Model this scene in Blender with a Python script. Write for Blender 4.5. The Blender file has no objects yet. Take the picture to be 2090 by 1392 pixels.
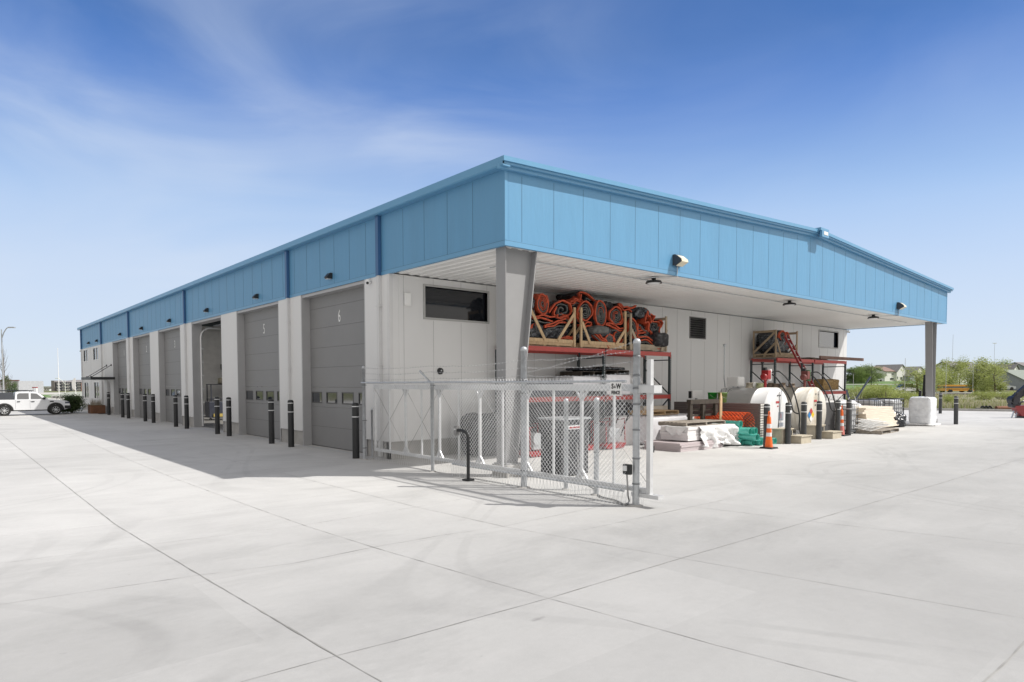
import bpy, math, random
from mathutils import Vector, Matrix, noise
R_ = math.radians
scene = bpy.context.scene
COL = scene.collection

# ------------------------------------------------------------------ camera
CAM = Vector((-8.6542, -10.1571, 1.9272)); YAW = 0.7157; PITCH = -0.0433; FPX = 1347.9
cd = bpy.data.cameras.new('camera'); cam = bpy.data.objects.new('camera', cd); COL.objects.link(cam)
cd.sensor_width = 36.0; cd.lens = FPX / 2090 * 36; cd.shift_y = (841.66 - 696) / 2090
cd.clip_start = 0.1; cd.clip_end = 5000
fwd = Vector((math.sin(YAW), math.cos(YAW), 0)); rgt = Vector((math.cos(YAW), -math.sin(YAW), 0)); up = Vector((0, 0, 1))
f2 = fwd * math.cos(PITCH) + up * math.sin(PITCH); u2 = up * math.cos(PITCH) - fwd * math.sin(PITCH)
ROLL = 0.0019
rx = rgt * math.cos(ROLL) + u2 * math.sin(-ROLL); ux = u2 * math.cos(ROLL) + rgt * math.sin(ROLL)
m = Matrix((rx, ux, -f2)).transposed().to_4x4(); m.translation = CAM
cam.matrix_world = m
scene.camera = cam

# ------------------------------------------------------------------ light
SUN = Vector((0.645, -0.63, 1.0)).normalized()
EL = math.asin(SUN.z); AZ = math.atan2(SUN.x, SUN.y)
w = bpy.data.worlds.new("World"); scene.world = w; w.use_nodes = True
nt = w.node_tree; nt.nodes.clear()
out = nt.nodes.new('ShaderNodeOutputWorld'); bg = nt.nodes.new('ShaderNodeBackground')
sky = nt.nodes.new('ShaderNodeTexSky'); sky.sky_type = 'NISHITA'; sky.sun_disc = False
sky.sun_elevation = EL; sky.sun_rotation = AZ; sky.altitude = 300; sky.air_density = 1.0; sky.dust_density = 0.9; sky.ozone_density = 1.6
bg.inputs['Strength'].default_value = 0.15
N_ = nt.nodes.new; K_ = nt.links.new
tc = N_('ShaderNodeTexCoord'); DIR = tc.outputs['Generated']
sep = N_('ShaderNodeSeparateXYZ'); K_(DIR, sep.inputs[0])
def mrange(v, a, b, c, d, smooth=False):
    r = N_('ShaderNodeMapRange'); r.inputs[1].default_value = a; r.inputs[2].default_value = b; r.inputs[3].default_value = c; r.inputs[4].default_value = d
    if smooth: r.interpolation_type = 'SMOOTHSTEP'
    K_(v, r.inputs[0]); return r.outputs[0]
def wmath(op, a, b):
    k = N_('ShaderNodeMath'); k.operation = op
    for i, v in enumerate((a, b)):
        if isinstance(v, (int, float)): k.inputs[i].default_value = v
        else: K_(v, k.inputs[i])
    return k.outputs[0]
def wnoise(rot, sc, scale, dist=0.6, det=9, ro=0.55):
    mp = N_('ShaderNodeMapping'); mp.inputs['Rotation'].default_value = rot; mp.inputs['Scale'].default_value = sc; K_(DIR, mp.inputs['Vector'])
    n1 = N_('ShaderNodeTexNoise'); n1.inputs['Scale'].default_value = scale; n1.inputs['Detail'].default_value = det; n1.inputs['Roughness'].default_value = ro; n1.inputs['Distortion'].default_value = dist
    K_(mp.outputs['Vector'], n1.inputs['Vector']); return n1.outputs['Fac']
def wmix(f, a, b, blend='MIX'):
    m_ = N_('ShaderNodeMix'); m_.data_type = 'RGBA'; m_.blend_type = blend
    if isinstance(f, (int, float)): m_.inputs[0].default_value = f
    else: K_(f, m_.inputs[0])
    for i, v in ((6, a), (7, b)):
        if isinstance(v, tuple): m_.inputs[i].default_value = (*v, 1)
        else: K_(v, m_.inputs[i])
    return m_.outputs[2]
cirrus = wmath('MULTIPLY', mrange(wnoise((0, R_(14), R_(36)), (1.0, 1.4, 4.0), 1.5, 0.8, 8, 0.52), 0.30, 0.80, 0.0, 0.60, True), mrange(wnoise((0, 0, 1.0), (1, 1, 1.6), 2.0, 0.2, 3), 0.35, 0.6, 0.35, 1.0))
ramp = N_('ShaderNodeValToRGB'); ramp.color_ramp.interpolation = 'B_SPLINE'
K_(mrange(sep.outputs['Z'], 0.01, 0.545, 0.0, 1.0), ramp.inputs[0]); els = ramp.color_ramp.elements
SK = [(0.0, (.80, .845, .89)), (.25, (.63, .75, .905)), (.41, (.47, .645, .90)), (.50, (.34, .52, .82)), (.61, (.205, .36, .72)), (.71, (.105, .24, .60)), (.80, (.07, .19, .49)), (1.0, (.045, .13, .38))]
while len(els) < len(SK): els.new(0.5)
for e_, (p_, c_) in zip(els, SK): e_.position = p_; e_.color = (*c_, 1)
rs = N_('ShaderNodeVectorMath'); rs.operation = 'SCALE'; K_(ramp.outputs[0], rs.inputs[0]); rs.inputs['Scale'].default_value = 4.65
# bright unseen fill added to the sky, a veil overhead and behind the photographer (outside the clear sector in front)
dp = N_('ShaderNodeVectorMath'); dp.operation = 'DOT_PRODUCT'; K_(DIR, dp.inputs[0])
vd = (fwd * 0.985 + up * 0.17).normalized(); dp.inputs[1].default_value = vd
fill_veil = wmath('MULTIPLY', mrange(dp.outputs['Value'], 0.66, 0.20, 0.0, 1.0, True), mrange(wnoise((0, 0, 0), (1, 1, 1.5), 2.0), 0.3, 0.6, 0.72, 1.0))
dr_ = N_('ShaderNodeVectorMath'); dr_.operation = 'DOT_PRODUCT'; K_(DIR, dr_.inputs[0]); dr_.inputs[1].default_value = rgt
cirrus = wmath('MULTIPLY', cirrus, mrange(dr_.outputs['Value'], -0.15, 0.18, 1.0, 0.22, True))
clear = wmix(1.0, sky.outputs[0], (0.20, 0.42, 0.80), 'MULTIPLY')
c1 = wmix(cirrus, wmix(0.88, clear, rs.outputs[0]), (3.2, 3.6, 4.25))
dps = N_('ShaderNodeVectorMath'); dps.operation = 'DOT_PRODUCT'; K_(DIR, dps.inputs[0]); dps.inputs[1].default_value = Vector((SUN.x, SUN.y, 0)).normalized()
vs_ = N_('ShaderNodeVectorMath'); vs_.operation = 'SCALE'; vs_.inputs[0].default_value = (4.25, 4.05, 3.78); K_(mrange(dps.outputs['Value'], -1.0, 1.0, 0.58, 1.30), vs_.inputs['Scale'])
c2 = wmix(fill_veil, c1, vs_.outputs[0])
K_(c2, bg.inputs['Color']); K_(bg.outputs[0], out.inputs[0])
sd = bpy.data.lights.new('sun', 'SUN'); sd.energy = 3.1; sd.angle = R_(0.5); sd.color = (1.0, 0.965, 0.91)
so = bpy.data.objects.new('sun', sd); COL.objects.link(so)
so.rotation_euler = SUN.to_track_quat('Z', 'Y').to_euler()
scene.view_settings.view_transform = 'Standard'; scene.view_settings.look = 'None'
scene.view_settings.exposure = 0.52; scene.view_settings.gamma = 1.0

def bgp(px, d, z=0.0):            # world point at image column px (photograph pixels) and forward distance d
    p = CAM + fwd * d + rgt * (d * (px - 1045) / FPX); p.z = z; return p

# ------------------------------------------------------------------ materials
MATS = {}
def mat(name, col, rough=0.6, metal=0.0, var=0.08, nscale=3.0, bump=0.0, bscale=30.0, stretch=None, spec=0.5, dirt=None, trans=0.0, emit=None):
    if name in MATS: return MATS[name]
    M = bpy.data.materials.new(name); M.use_nodes = True; t = M.node_tree; b = t.nodes['Principled BSDF']
    b.inputs['Roughness'].default_value = rough; b.inputs['Metallic'].default_value = metal
    b.inputs['Specular IOR Level'].default_value = spec
    if trans: b.inputs['Transmission Weight'].default_value = trans
    tcn = t.nodes.new('ShaderNodeTexCoord'); mpn = t.nodes.new('ShaderNodeMapping')
    t.links.new(tcn.outputs['Object'], mpn.inputs[0])
    if stretch: mpn.inputs['Scale'].default_value = stretch
    n = t.nodes.new('ShaderNodeTexNoise'); n.inputs['Scale'].default_value = nscale; n.inputs['Detail'].default_value = 6
    t.links.new(mpn.outputs[0], n.inputs['Vector'])
    r = t.nodes.new('ShaderNodeMapRange'); r.inputs['From Min'].default_value = 0.3; r.inputs['From Max'].default_value = 0.7
    r.inputs['To Min'].default_value = 1 - var; r.inputs['To Max'].default_value = 1 + var
    t.links.new(n.outputs['Fac'], r.inputs['Value'])
    mul = t.nodes.new('ShaderNodeVectorMath'); mul.operation = 'SCALE'; mul.inputs[0].default_value = col[:3]
    t.links.new(r.outputs[0], mul.inputs['Scale'])
    src = mul.outputs[0]
    if dirt:
        dcol, dscale, lo, hi, amt = dirt
        dn = t.nodes.new('ShaderNodeTexNoise'); dn.inputs['Scale'].default_value = dscale; dn.inputs['Detail'].default_value = 8; dn.inputs['Roughness'].default_value = 0.65
        t.links.new(mpn.outputs[0], dn.inputs['Vector'])
        dr = t.nodes.new('ShaderNodeMapRange'); dr.inputs['From Min'].default_value = lo; dr.inputs['From Max'].default_value = hi; dr.inputs['To Max'].default_value = amt
        t.links.new(dn.outputs['Fac'], dr.inputs['Value'])
        mc = t.nodes.new('ShaderNodeMix'); mc.data_type = 'RGBA'; t.links.new(dr.outputs[0], mc.inputs[0]); t.links.new(src, mc.inputs[6]); mc.inputs[7].default_value = (*dcol, 1)
        src = mc.outputs[2]
    t.links.new(src, b.inputs['Base Color'])
    rr = t.nodes.new('ShaderNodeMapRange'); rr.inputs['To Min'].default_value = max(0, rough - 0.08); rr.inputs['To Max'].default_value = min(1, rough + 0.08)
    t.links.new(n.outputs['Fac'], rr.inputs['Value']); t.links.new(rr.outputs[0], b.inputs['Roughness'])
    if bump:
        bn = t.nodes.new('ShaderNodeTexNoise'); bn.inputs['Scale'].default_value = bscale; bn.inputs['Detail'].default_value = 4
        t.links.new(mpn.outputs[0], bn.inputs['Vector'])
        bp = t.nodes.new('ShaderNodeBump'); bp.inputs['Strength'].default_value = bump; bp.inputs['Distance'].default_value = 0.02
        t.links.new(bn.outputs['Fac'], bp.inputs['Height']); t.links.new(bp.outputs[0], b.inputs['Normal'])
    MATS[name] = M; return M

def leafmat(name, c1, c2):
    M = bpy.data.materials.new(name); M.use_nodes = True; t = M.node_tree; b = t.nodes['Principled BSDF']; b.inputs['Roughness'].default_value = 0.7
    tcn = t.nodes.new('ShaderNodeTexCoord'); n = t.nodes.new('ShaderNodeTexNoise'); n.inputs['Scale'].default_value = 0.9; n.inputs['Detail'].default_value = 5
    t.links.new(tcn.outputs['Object'], n.inputs['Vector'])
    r = t.nodes.new('ShaderNodeMapRange'); r.inputs['From Min'].default_value = 0.35; r.inputs['From Max'].default_value = 0.65; t.links.new(n.outputs['Fac'], r.inputs['Value'])
    mc = t.nodes.new('ShaderNodeMix'); mc.data_type = 'RGBA'; mc.inputs[6].default_value = (*c1, 1); mc.inputs[7].default_value = (*c2, 1)
    t.links.new(r.outputs[0], mc.inputs[0]); t.links.new(mc.outputs[2], b.inputs['Base Color'])
    tr = t.nodes.new('ShaderNodeBsdfTranslucent'); t.links.new(mc.outputs[2], tr.inputs['Color'])
    ms = t.nodes.new('ShaderNodeMixShader'); ms.inputs[0].default_value = 0.35
    o = t.nodes['Material Output']; t.links.new(b.outputs[0], ms.inputs[1]); t.links.new(tr.outputs[0], ms.inputs[2]); t.links.new(ms.outputs[0], o.inputs[0])
    MATS[name] = M; return M

def concrete_mat():
    M = bpy.data.materials.new('pavement_concrete'); M.use_nodes = True; t = M.node_tree; b = t.nodes['Principled BSDF']; b.inputs['Roughness'].default_value = 0.85
    b.inputs['Specular IOR Level'].default_value = 0.3
    tcn = t.nodes.new('ShaderNodeTexCoord')
    def nz(scale, sc, det=6, rot=0, dist=0.0, ro=0.6):
        mp = t.nodes.new('ShaderNodeMapping'); mp.inputs['Scale'].default_value = sc; mp.inputs['Rotation'].default_value = (0, 0, rot)
        t.links.new(tcn.outputs['Object'], mp.inputs[0]); n = t.nodes.new('ShaderNodeTexNoise'); n.inputs['Scale'].default_value = scale; n.inputs['Detail'].default_value = det
        n.inputs['Distortion'].default_value = dist; n.inputs['Roughness'].default_value = ro
        t.links.new(mp.outputs[0], n.inputs['Vector']); return n.outputs['Fac']
    def rng(v, a, b_, c, d):
        r = t.nodes.new('ShaderNodeMapRange'); r.inputs[1].default_value = a; r.inputs[2].default_value = b_; r.inputs[3].default_value = c; r.inputs[4].default_value = d
        t.links.new(v, r.inputs[0]); return r.outputs[0]
    def mul(a, b_):
        k = t.nodes.new('ShaderNodeMath'); k.operation = 'MULTIPLY'; t.links.new(a, k.inputs[0]); t.links.new(b_, k.inputs[1]); return k.outputs[0]
    big = rng(nz(0.16, (1, 1, 1), 4), 0.35, 0.65, 0.90, 1.04)
    mid = rng(nz(0.9, (1, 1.5, 1), 8, 0.4, 0.5), 0.32, 0.70, 0.95, 1.045)
    wash = rng(nz(0.45, (0.6, 1.7, 1), 10, R_(-38), 0.5, 0.72), 0.52, 0.72, 1.0, 0.84)       # tyre wash and drainage stains
    fine = mul(rng(nz(120, (1, 1, 1), 2), 0.25, 0.75, 0.95, 1.05), rng(nz(11, (1, 1, 1), 7, 0, 0.4, 0.75), 0.3, 0.7, 0.965, 1.03))
    spots = rng(nz(7, (1, 1, 1), 5, 0, 0, 0.8), 0.68, 0.76, 1.0, 0.80)
    # broom-finished slabs poured on different days: per-slab value from white noise of snapped coordinates
    mp = t.nodes.new('ShaderNodeMapping'); mp.inputs['Scale'].default_value = (1 / 1.93, 1 / 1.85, 0); mp.inputs['Location'].default_value = (0.55, 0.83, 0)
    t.links.new(tcn.outputs['Object'], mp.inputs[0]); fl = t.nodes.new('ShaderNodeVectorMath'); fl.operation = 'FLOOR'; t.links.new(mp.outputs[0], fl.inputs[0])
    wn = t.nodes.new('ShaderNodeTexWhiteNoise'); t.links.new(fl.outputs[0], wn.inputs['Vector']); slab = rng(wn.outputs['Value'], 0, 1, 0.962, 1.03)
    sx = t.nodes.new('ShaderNodeSeparateXYZ'); t.links.new(tcn.outputs['Object'], sx.inputs[0])
    newer = rng(sx.outputs['Y'], -5.0, -1.0, 0.93, 1.20)                                # newer pour next to the building
    def band(v, c, w_):
        d_ = t.nodes.new('ShaderNodeMath'); d_.operation = 'SUBTRACT'; t.links.new(v, d_.inputs[0]); d_.inputs[1].default_value = c
        a_ = t.nodes.new('ShaderNodeMath'); a_.operation = 'ABSOLUTE'; t.links.new(d_.outputs[0], a_.inputs[0]); return rng(a_.outputs[0], w_ * .4, w_, 0.0, 1.0)
    tr = nz(0.085, (1, 1, 1), 0.0, 0.3, 0.0); brk = rng(nz(0.8, (1, 1, 1), 6), 0.40, 0.62, 0.0, 1.0)
    tyre = mul(band(tr, .47, .0045), band(tr, .492, .0045)); tr2 = nz(0.11, (1, 1, 1), 0.0, 1.9, 0.0); tyre = mul(tyre, mul(band(tr2, .52, .005), band(tr2, .545, .005)))
    tm = t.nodes.new('ShaderNodeMath'); tm.operation = 'MAXIMUM'; t.links.new(tyre, tm.inputs[0]); t.links.new(brk, tm.inputs[1]); tyre = rng(tm.outputs[0], 0, 1, 0.92, 1.0)
    oil = rng(nz(1.7, (1, 1, 1), 4, 0.7, 0.3, 0.6), 0.715, 0.76, 1.0, 0.72)
    crack = nz(0.35, (1, 1, 1), 5, 2.2, 0.0, 0.62); ck = t.nodes.new('ShaderNodeMath'); ck.operation = 'MAXIMUM'; t.links.new(band(crack, .5, .0012), ck.inputs[0]); t.links.new(rng(nz(0.3, (1, 1, 1), 2, 1.1), 0.52, 0.60, 1.0, 0.0), ck.inputs[1]); crk = rng(ck.outputs[0], 0, 1, 0.62, 1.0)
    big = mul(mul(big, tyre), oil)
    v = mul(mul(mul(big, mid), mul(wash, fine)), mul(spots, mul(slab, newer)))
    vm = t.nodes.new('ShaderNodeVectorMath'); vm.operation = 'SCALE'; vm.inputs[0].default_value = (0.452, 0.447, 0.437); t.links.new(v, vm.inputs['Scale'])
    t.links.new(vm.outputs[0], b.inputs['Base Color'])
    bp = t.nodes.new('ShaderNodeBump'); bp.inputs['Strength'].default_value = 0.25; bp.inputs['Distance'].default_value = 0.01
    t.links.new(nz(90, (1, 6, 1), 3), bp.inputs['Height']); t.links.new(bp.outputs[0], b.inputs['Normal'])
    MATS['pavement_concrete'] = M; return M

# ------------------------------------------------------------------ mesh builder
class MB:
    def __init__(s): s.v = []; s.f = []; s.m = []; s.s = []
    def add(s, vs, fs, mi=0, smooth=False):
        o = len(s.v); s.v += [tuple(v) for v in vs]; s.f += [tuple(i + o for i in f) for f in fs]; s.m += [mi] * len(fs); s.s += [smooth] * len(fs); return s
    def box(s, x0, x1, y0, y1, z0, z1, mi=0, M=None):
        vs = [Vector(p) for p in ((x0, y0, z0), (x1, y0, z0), (x1, y1, z0), (x0, y1, z0), (x0, y0, z1), (x1, y0, z1), (x1, y1, z1), (x0, y1, z1))]
        if M: vs = [M @ v for v in vs]
        return s.add(vs, [(0, 3, 2, 1), (4, 5, 6, 7), (0, 1, 5, 4), (1, 2, 6, 5), (2, 3, 7, 6), (3, 0, 4, 7)], mi)
    def bar(s, a, b, w, h=None, mi=0, upv=(0, 0, 1)):      # rectangular bar from a to b, w across, h along upv
        a = Vector(a); b = Vector(b); h = h or w; d = (b - a).normalized(); u = Vector(upv)
        if abs(d.dot(u)) > 0.98: u = Vector((0, 1, 0))
        x = d.cross(u).normalized() * w / 2; y = x.cross(d).normalized() * h / 2
        vs = [a - x - y, a + x - y, a + x + y, a - x + y, b - x - y, b + x - y, b + x + y, b - x + y]
        return s.add(vs, [(0, 3, 2, 1), (4, 5, 6, 7), (0, 1, 5, 4), (1, 2, 6, 5), (2, 3, 7, 6), (3, 0, 4, 7)], mi)
    def cyl(s, a, b, r, r2=None, n=12, caps=True, mi=0, smooth=True):
        a = Vector(a); b = Vector(b); r2 = r if r2 is None else r2; d = (b - a).normalized()
        u = Vector((0, 0, 1)) if abs(d.z) < 0.9 else Vector((1, 0, 0)); x = d.cross(u).normalized(); y = d.cross(x)
        vs = []
        for i in range(n):
            t = 2 * math.pi * i / n; e = x * math.cos(t) + y * math.sin(t); vs += [a + e * r, b + e * r2]
        fs = [(2 * i, 2 * i + 1, 2 * ((i + 1) % n) + 1, 2 * ((i + 1) % n)) for i in range(n)]
        s.add(vs, fs, mi, smooth)
        if caps:
            s.add(vs[0::2], [tuple(range(n))], mi); s.add(vs[1::2], [tuple(reversed(range(n)))], mi)
        return s
    def tube(s, pts, r, n=8, mi=0):
        pts = [Vector(p) for p in pts]; rings = []
        ref = None
        for i, p in enumerate(pts):
            d = (pts[min(i + 1, len(pts) - 1)] - pts[max(i - 1, 0)]).normalized()
            if ref is None: ref = Vector((0, 0, 1)) if abs(d.z) < 0.9 else Vector((1, 0, 0))
            x = d.cross(ref).normalized(); y = d.cross(x); ref = -y if False else ref
            rr = r[i] if isinstance(r, (list, tuple)) else r
            rings.append([p + (x * math.cos(2 * math.pi * k / n) + y * math.sin(2 * math.pi * k / n)) * rr for k in range(n)])
        vs = [v for g in rings for v in g]; fs = []
        for i in range(len(pts) - 1):
            for k in range(n): fs.append((i * n + k, (i + 1) * n + k, (i + 1) * n + (k + 1) % n, i * n + (k + 1) % n))
        s.add(vs, fs, mi, True); s.add(rings[0], [tuple(range(n))], mi); s.add(rings[-1], [tuple(reversed(range(n)))], mi); return s
    def lathe(s, prof, c=(0, 0, 0), n=20, mi=0, axis='Z'):    # prof [(r,h)]
        c = Vector(c); vs = []
        for r, h in prof:
            for k in range(n):
                t = 2 * math.pi * k / n
                p = (r * math.cos(t), r * math.sin(t), h) if axis == 'Z' else ((r * math.cos(t), h, r * math.sin(t)) if axis == 'Y' else (h, r * math.cos(t), r * math.sin(t)))
                vs.append(c + Vector(p))
        fs = []
        for i in range(len(prof) - 1):
            for k in range(n): fs.append((i * n + k, i * n + (k + 1) % n, (i + 1) * n + (k + 1) % n, (i + 1) * n + k))
        s.add(vs, fs, mi, True); return s
    def prism(s, poly, h0, h1, axis='Z', mi=0, smooth=False):    # poly of 2D points, extruded
        def P(p, h): return (p[0], p[1], h) if axis == 'Z' else ((p[0], h, p[1]) if axis == 'Y' else (h, p[0], p[1]))
        n = len(poly); vs = [P(p, h0) for p in poly] + [P(p, h1) for p in poly]
        s.add(vs, [tuple(reversed(range(n))), tuple(range(n, 2 * n))], mi); s.add(vs, [(i, (i + 1) % n, n + (i + 1) % n, n + i) for i in range(n)], mi, smooth); return s
    def quad(s, a, b, c, d, mi=0): return s.add([a, b, c, d], [(0, 1, 2, 3)], mi)
    def blob(s, c, size, n=10, disp=0.1, seed=0, freq=1.0, power=5.0, mi=0):     # lumpy rounded box
        c = Vector(c); sx, sy, sz = size; vs = []; fs = []
        off = Vector((seed * 7.3, seed * 3.1, seed * 1.7))
        for ax in range(3):
            for sg in (-1, 1):
                o = len(vs)
                for i in range(n + 1):
                    for j in range(n + 1):
                        u = -1 + 2 * i / n; v = -1 + 2 * j / n; p = [0, 0, 0]; p[ax] = sg; p[(ax + 1) % 3] = u; p[(ax + 2) % 3] = v
                        q = Vector(p); ln = (abs(q.x) ** power + abs(q.y) ** power + abs(q.z) ** power) ** (1 / power); q = q / ln
                        w_ = Vector((q.x * sx / 2, q.y * sy / 2, q.z * sz / 2))
                        k = noise.fractal(w_ * freq * 2 + off, 0.8, 2.0, 5)
                        w_ = w_ + q.normalized() * k * disp
                        vs.append(c + w_)
                for i in range(n):
                    for j in range(n):
                        a = o + i * (n + 1) + j; fq = (a, a + n + 1, a + n + 2, a + 1)
                        fs.append(fq if sg > 0 else tuple(reversed(fq)))
        s.add(vs, fs, mi, True); return s
    def xform(s, M): s.v = [tuple(M @ Vector(v)) for v in s.v]; return s
    def build(s, name, mats, parent=None, loc=None, bevel=0.0, weld=False):
        me = bpy.data.meshes.new(name); me.from_pydata(s.v, [], s.f)
        for M in (mats if isinstance(mats, (list, tuple)) else [mats]): me.materials.append(M)
        me.polygons.foreach_set('material_index', s.m); me.polygons.foreach_set('use_smooth', s.s); me.update()
        o = bpy.data.objects.new(name, me); COL.objects.link(o)
        if parent: o.parent = parent
        if loc: o.location = loc
        if bevel:
            b = o.modifiers.new('bevel', 'BEVEL'); b.width = bevel; b.segments = 2; b.limit_method = 'ANGLE'
        if weld:
            b = o.modifiers.new('weld', 'WELD'); b.merge_threshold = 0.0005
        return o

def tag(o, label, cat=None, group=None):
    o['label'] = label
    if cat: o['category'] = cat
    if group: o['group'] = group
    return o
def thing(name, label, cat, loc=(0, 0, 0), group=None, rz=0):
    o = bpy.data.objects.new(name, None); COL.objects.link(o); o.location = loc; o.rotation_euler = (0, 0, rz); o.empty_display_size = 0.2
    return tag(o, label, cat, group)
def struct(o, kind='structure', label=None, cat=None):
    o['kind'] = kind
    if label: o['label'] = label
    if cat: o['category'] = cat
    return o
def copytree(src, loc, label=None, rz=None, scale=None, parent=None, group=None):
    c = src.copy(); COL.objects.link(c)
    if parent is None:
        c.location = loc
        if rz is not None: c.rotation_euler = (0, 0, rz)
        if scale is not None: c.scale = scale if isinstance(scale, (tuple, list)) else (scale,) * 3
        if label: c['label'] = label
        if group: c['group'] = group
    else: c.parent = parent
    for ch in [o for o in src.children]: copytree(ch, None, parent=c)
    return c
def text_mesh(name, txt, size, matl, parent, loc, rot, sx=1.0, extrude=0.002, bold=0.0):
    cu = bpy.data.curves.new(name, 'FONT'); cu.body = txt; cu.size = size; cu.align_x = 'CENTER'; cu.align_y = 'CENTER'; cu.extrude = extrude; cu.offset = bold
    t = bpy.data.objects.new(name, cu); COL.objects.link(t); bpy.context.view_layer.update()
    me = bpy.data.meshes.new_from_object(t.evaluated_get(bpy.context.evaluated_depsgraph_get()))
    bpy.data.objects.remove(t); o = bpy.data.objects.new(name, me); COL.objects.link(o); me.materials.clear(); me.materials.append(matl)
    o.parent = parent; o.location = loc; o.rotation_euler = rot; o.scale = (sx, 1, 1); return o

CONC = concrete_mat()
M_blue = mat('blue_panel_paint', (0.112, 0.295, 0.490), 0.45, var=0.035, nscale=0.8, bump=0.35, bscale=2.6, dirt=((0.10, 0.25, 0.40), 0.9, 0.52, 0.75, 0.35), stretch=(2.5, 2.5, 0.5))
M_blueT = mat('blue_trim_paint', (0.125, 0.315, 0.51), 0.35, var=0.02)
M_wall = mat('wall_panel_paint', (0.69, 0.69, 0.69), 0.55, var=0.035, nscale=0.7, bump=0.08, bscale=70, stretch=(1, 1, 0.35))
M_trim = mat('wall_trim_paint', (0.62, 0.62, 0.62), 0.45, var=0.02)
M_seam = mat('panel_seam_painted_shade', (0.36, 0.36, 0.36), 0.8)
M_shblue = mat('shaded_blue_downspout', (0.045, 0.125, 0.27), 0.4, var=0.05)  # shade on the channel side is put into this darker blue
M_seamB = mat('blue_panel_seam', (0.075, 0.17, 0.26), 0.7)
M_base = mat('foundation_concrete', (0.42, 0.41, 0.395), 0.85, var=0.12, nscale=2.5, bump=0.3, bscale=25, dirt=((0.25, 0.24, 0.22), 3, 0.5, 0.75, 0.6))
M_soffit = mat('soffit_white_metal', (0.84, 0.84, 0.83), 0.35, var=0.03, nscale=0.5)
M_roof = mat('standing_seam_roof', (0.55, 0.56, 0.57), 0.35, metal=0.6, var=0.04)
M_door = mat('garage_door_grey', (0.225, 0.225, 0.228), 0.5, var=0.05, nscale=1.2, bump=0.15, bscale=80)
M_dgap = mat('door_section_gap', (0.10, 0.10, 0.10), 0.7)
M_jamb = mat('jamb_trim_grey', (0.42, 0.42, 0.425), 0.45, var=0.03)
M_black = mat('black_metal', (0.018, 0.019, 0.021), 0.45, var=0.1)
M_rub = mat('black_rubber', (0.025, 0.025, 0.025), 0.8, var=0.15)
M_white = mat('white_paint', (0.80, 0.80, 0.79), 0.4, var=0.02)
M_glass = mat('dark_window_glass', (0.012, 0.017, 0.026), 0.03, var=0.0, spec=1.0); MATS['dark_window_glass'].node_tree.nodes['Principled BSDF'].inputs['IOR'].default_value = 2.0
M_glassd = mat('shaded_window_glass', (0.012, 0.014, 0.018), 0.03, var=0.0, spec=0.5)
M_steelcol = mat('column_grey_paint', (0.28, 0.28, 0.285), 0.45, var=0.03)
M_galv = mat('galvanised_steel', (0.50, 0.52, 0.54), 0.42, metal=0.55, var=0.12, nscale=14, dirt=((0.42, 0.44, 0.46), 22, 0.5, 0.7, 0.6))
M_wire = mat('galvanised_wire', (0.80, 0.81, 0.82), 0.4, metal=0.15, var=0.1)
M_alu = mat('white_aluminium', (0.60, 0.61, 0.62), 0.4, metal=0.3, var=0.08, nscale=8)
M_boll = mat('bollard_black_sleeve', (0.020, 0.021, 0.023), 0.5, var=0.15, nscale=6)
M_bollg = mat('bollard_grey_sleeve', (0.045, 0.047, 0.050), 0.5, var=0.15, nscale=6)
M_refl = mat('reflective_white_tape', (0.72, 0.73, 0.74), 0.4, var=0.03)
M_wood = mat('pale_crate_pine', (0.56, 0.40, 0.235), 0.7, var=0.16, nscale=3, stretch=(6, 6, 1), bump=0.2)
M_woodg = mat('weathered_grey_timber', (0.30, 0.265, 0.225), 0.85, var=0.25, nscale=6, bump=0.3)
M_woodd = mat('dark_stained_pallet', (0.055, 0.045, 0.036), 0.85, var=0.3, nscale=8, bump=0.3)
M_red = mat('rack_red_beam', (0.42, 0.055, 0.045), 0.45, var=0.08, nscale=5)
M_rack = mat('rack_dark_green_upright', (0.035, 0.050, 0.055), 0.5, var=0.1)
M_org = mat('safety_orange_fabric', (0.50, 0.075, 0.028), 0.7, var=0.35, nscale=9, bump=0.3)
M_blk = mat('blanket_black_fabric', (0.030, 0.030, 0.033), 0.7, var=0.4, nscale=7, bump=0.6, bscale=14, dirt=((0.19, 0.19, 0.20), 6, 0.5, 0.68, 0.7))
M_gry = mat('blanket_grey_fabric', (0.13, 0.13, 0.125), 0.8, var=0.35, nscale=9, bump=0.5, bscale=18)
M_tarp = mat('crumpled_black_plastic', (0.022, 0.025, 0.032), 0.25, var=0.3, nscale=7, bump=1.0, bscale=9, dirt=((0.22, 0.23, 0.26), 8, 0.53, 0.66, 0.8))
M_wplas = mat('white_plastic_wrap', (0.80, 0.80, 0.80), 0.3, var=0.05, nscale=5, bump=0.7, bscale=8)
M_foam = mat('white_foam_board', (0.76, 0.74, 0.74), 0.7, var=0.05, nscale=2, bump=0.1)
M_lav = mat('white_wrapped_stack', (0.80, 0.79, 0.82), 0.45, var=0.03, nscale=2, bump=0.25, bscale=7)
M_pvc = mat('green_pvc', (0.10, 0.50, 0.42), 0.35, var=0.07)
M_orpl = mat('orange_plastic_mesh', (0.80, 0.11, 0.02), 0.5, var=0.1)
M_green = mat('green_plastic_bucket', (0.02, 0.33, 0.04), 0.4, var=0.08)
M_greenp = mat('pale_green_bucket', (0.22, 0.36, 0.10), 0.5, var=0.15)
M_tank = mat('tank_white_paint', (0.74, 0.745, 0.75), 0.32, var=0.04, nscale=1.5, dirt=((0.50, 0.47, 0.40), 1.8, 0.55, 0.8, 0.35), stretch=(2, 1, 0.5))
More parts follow.
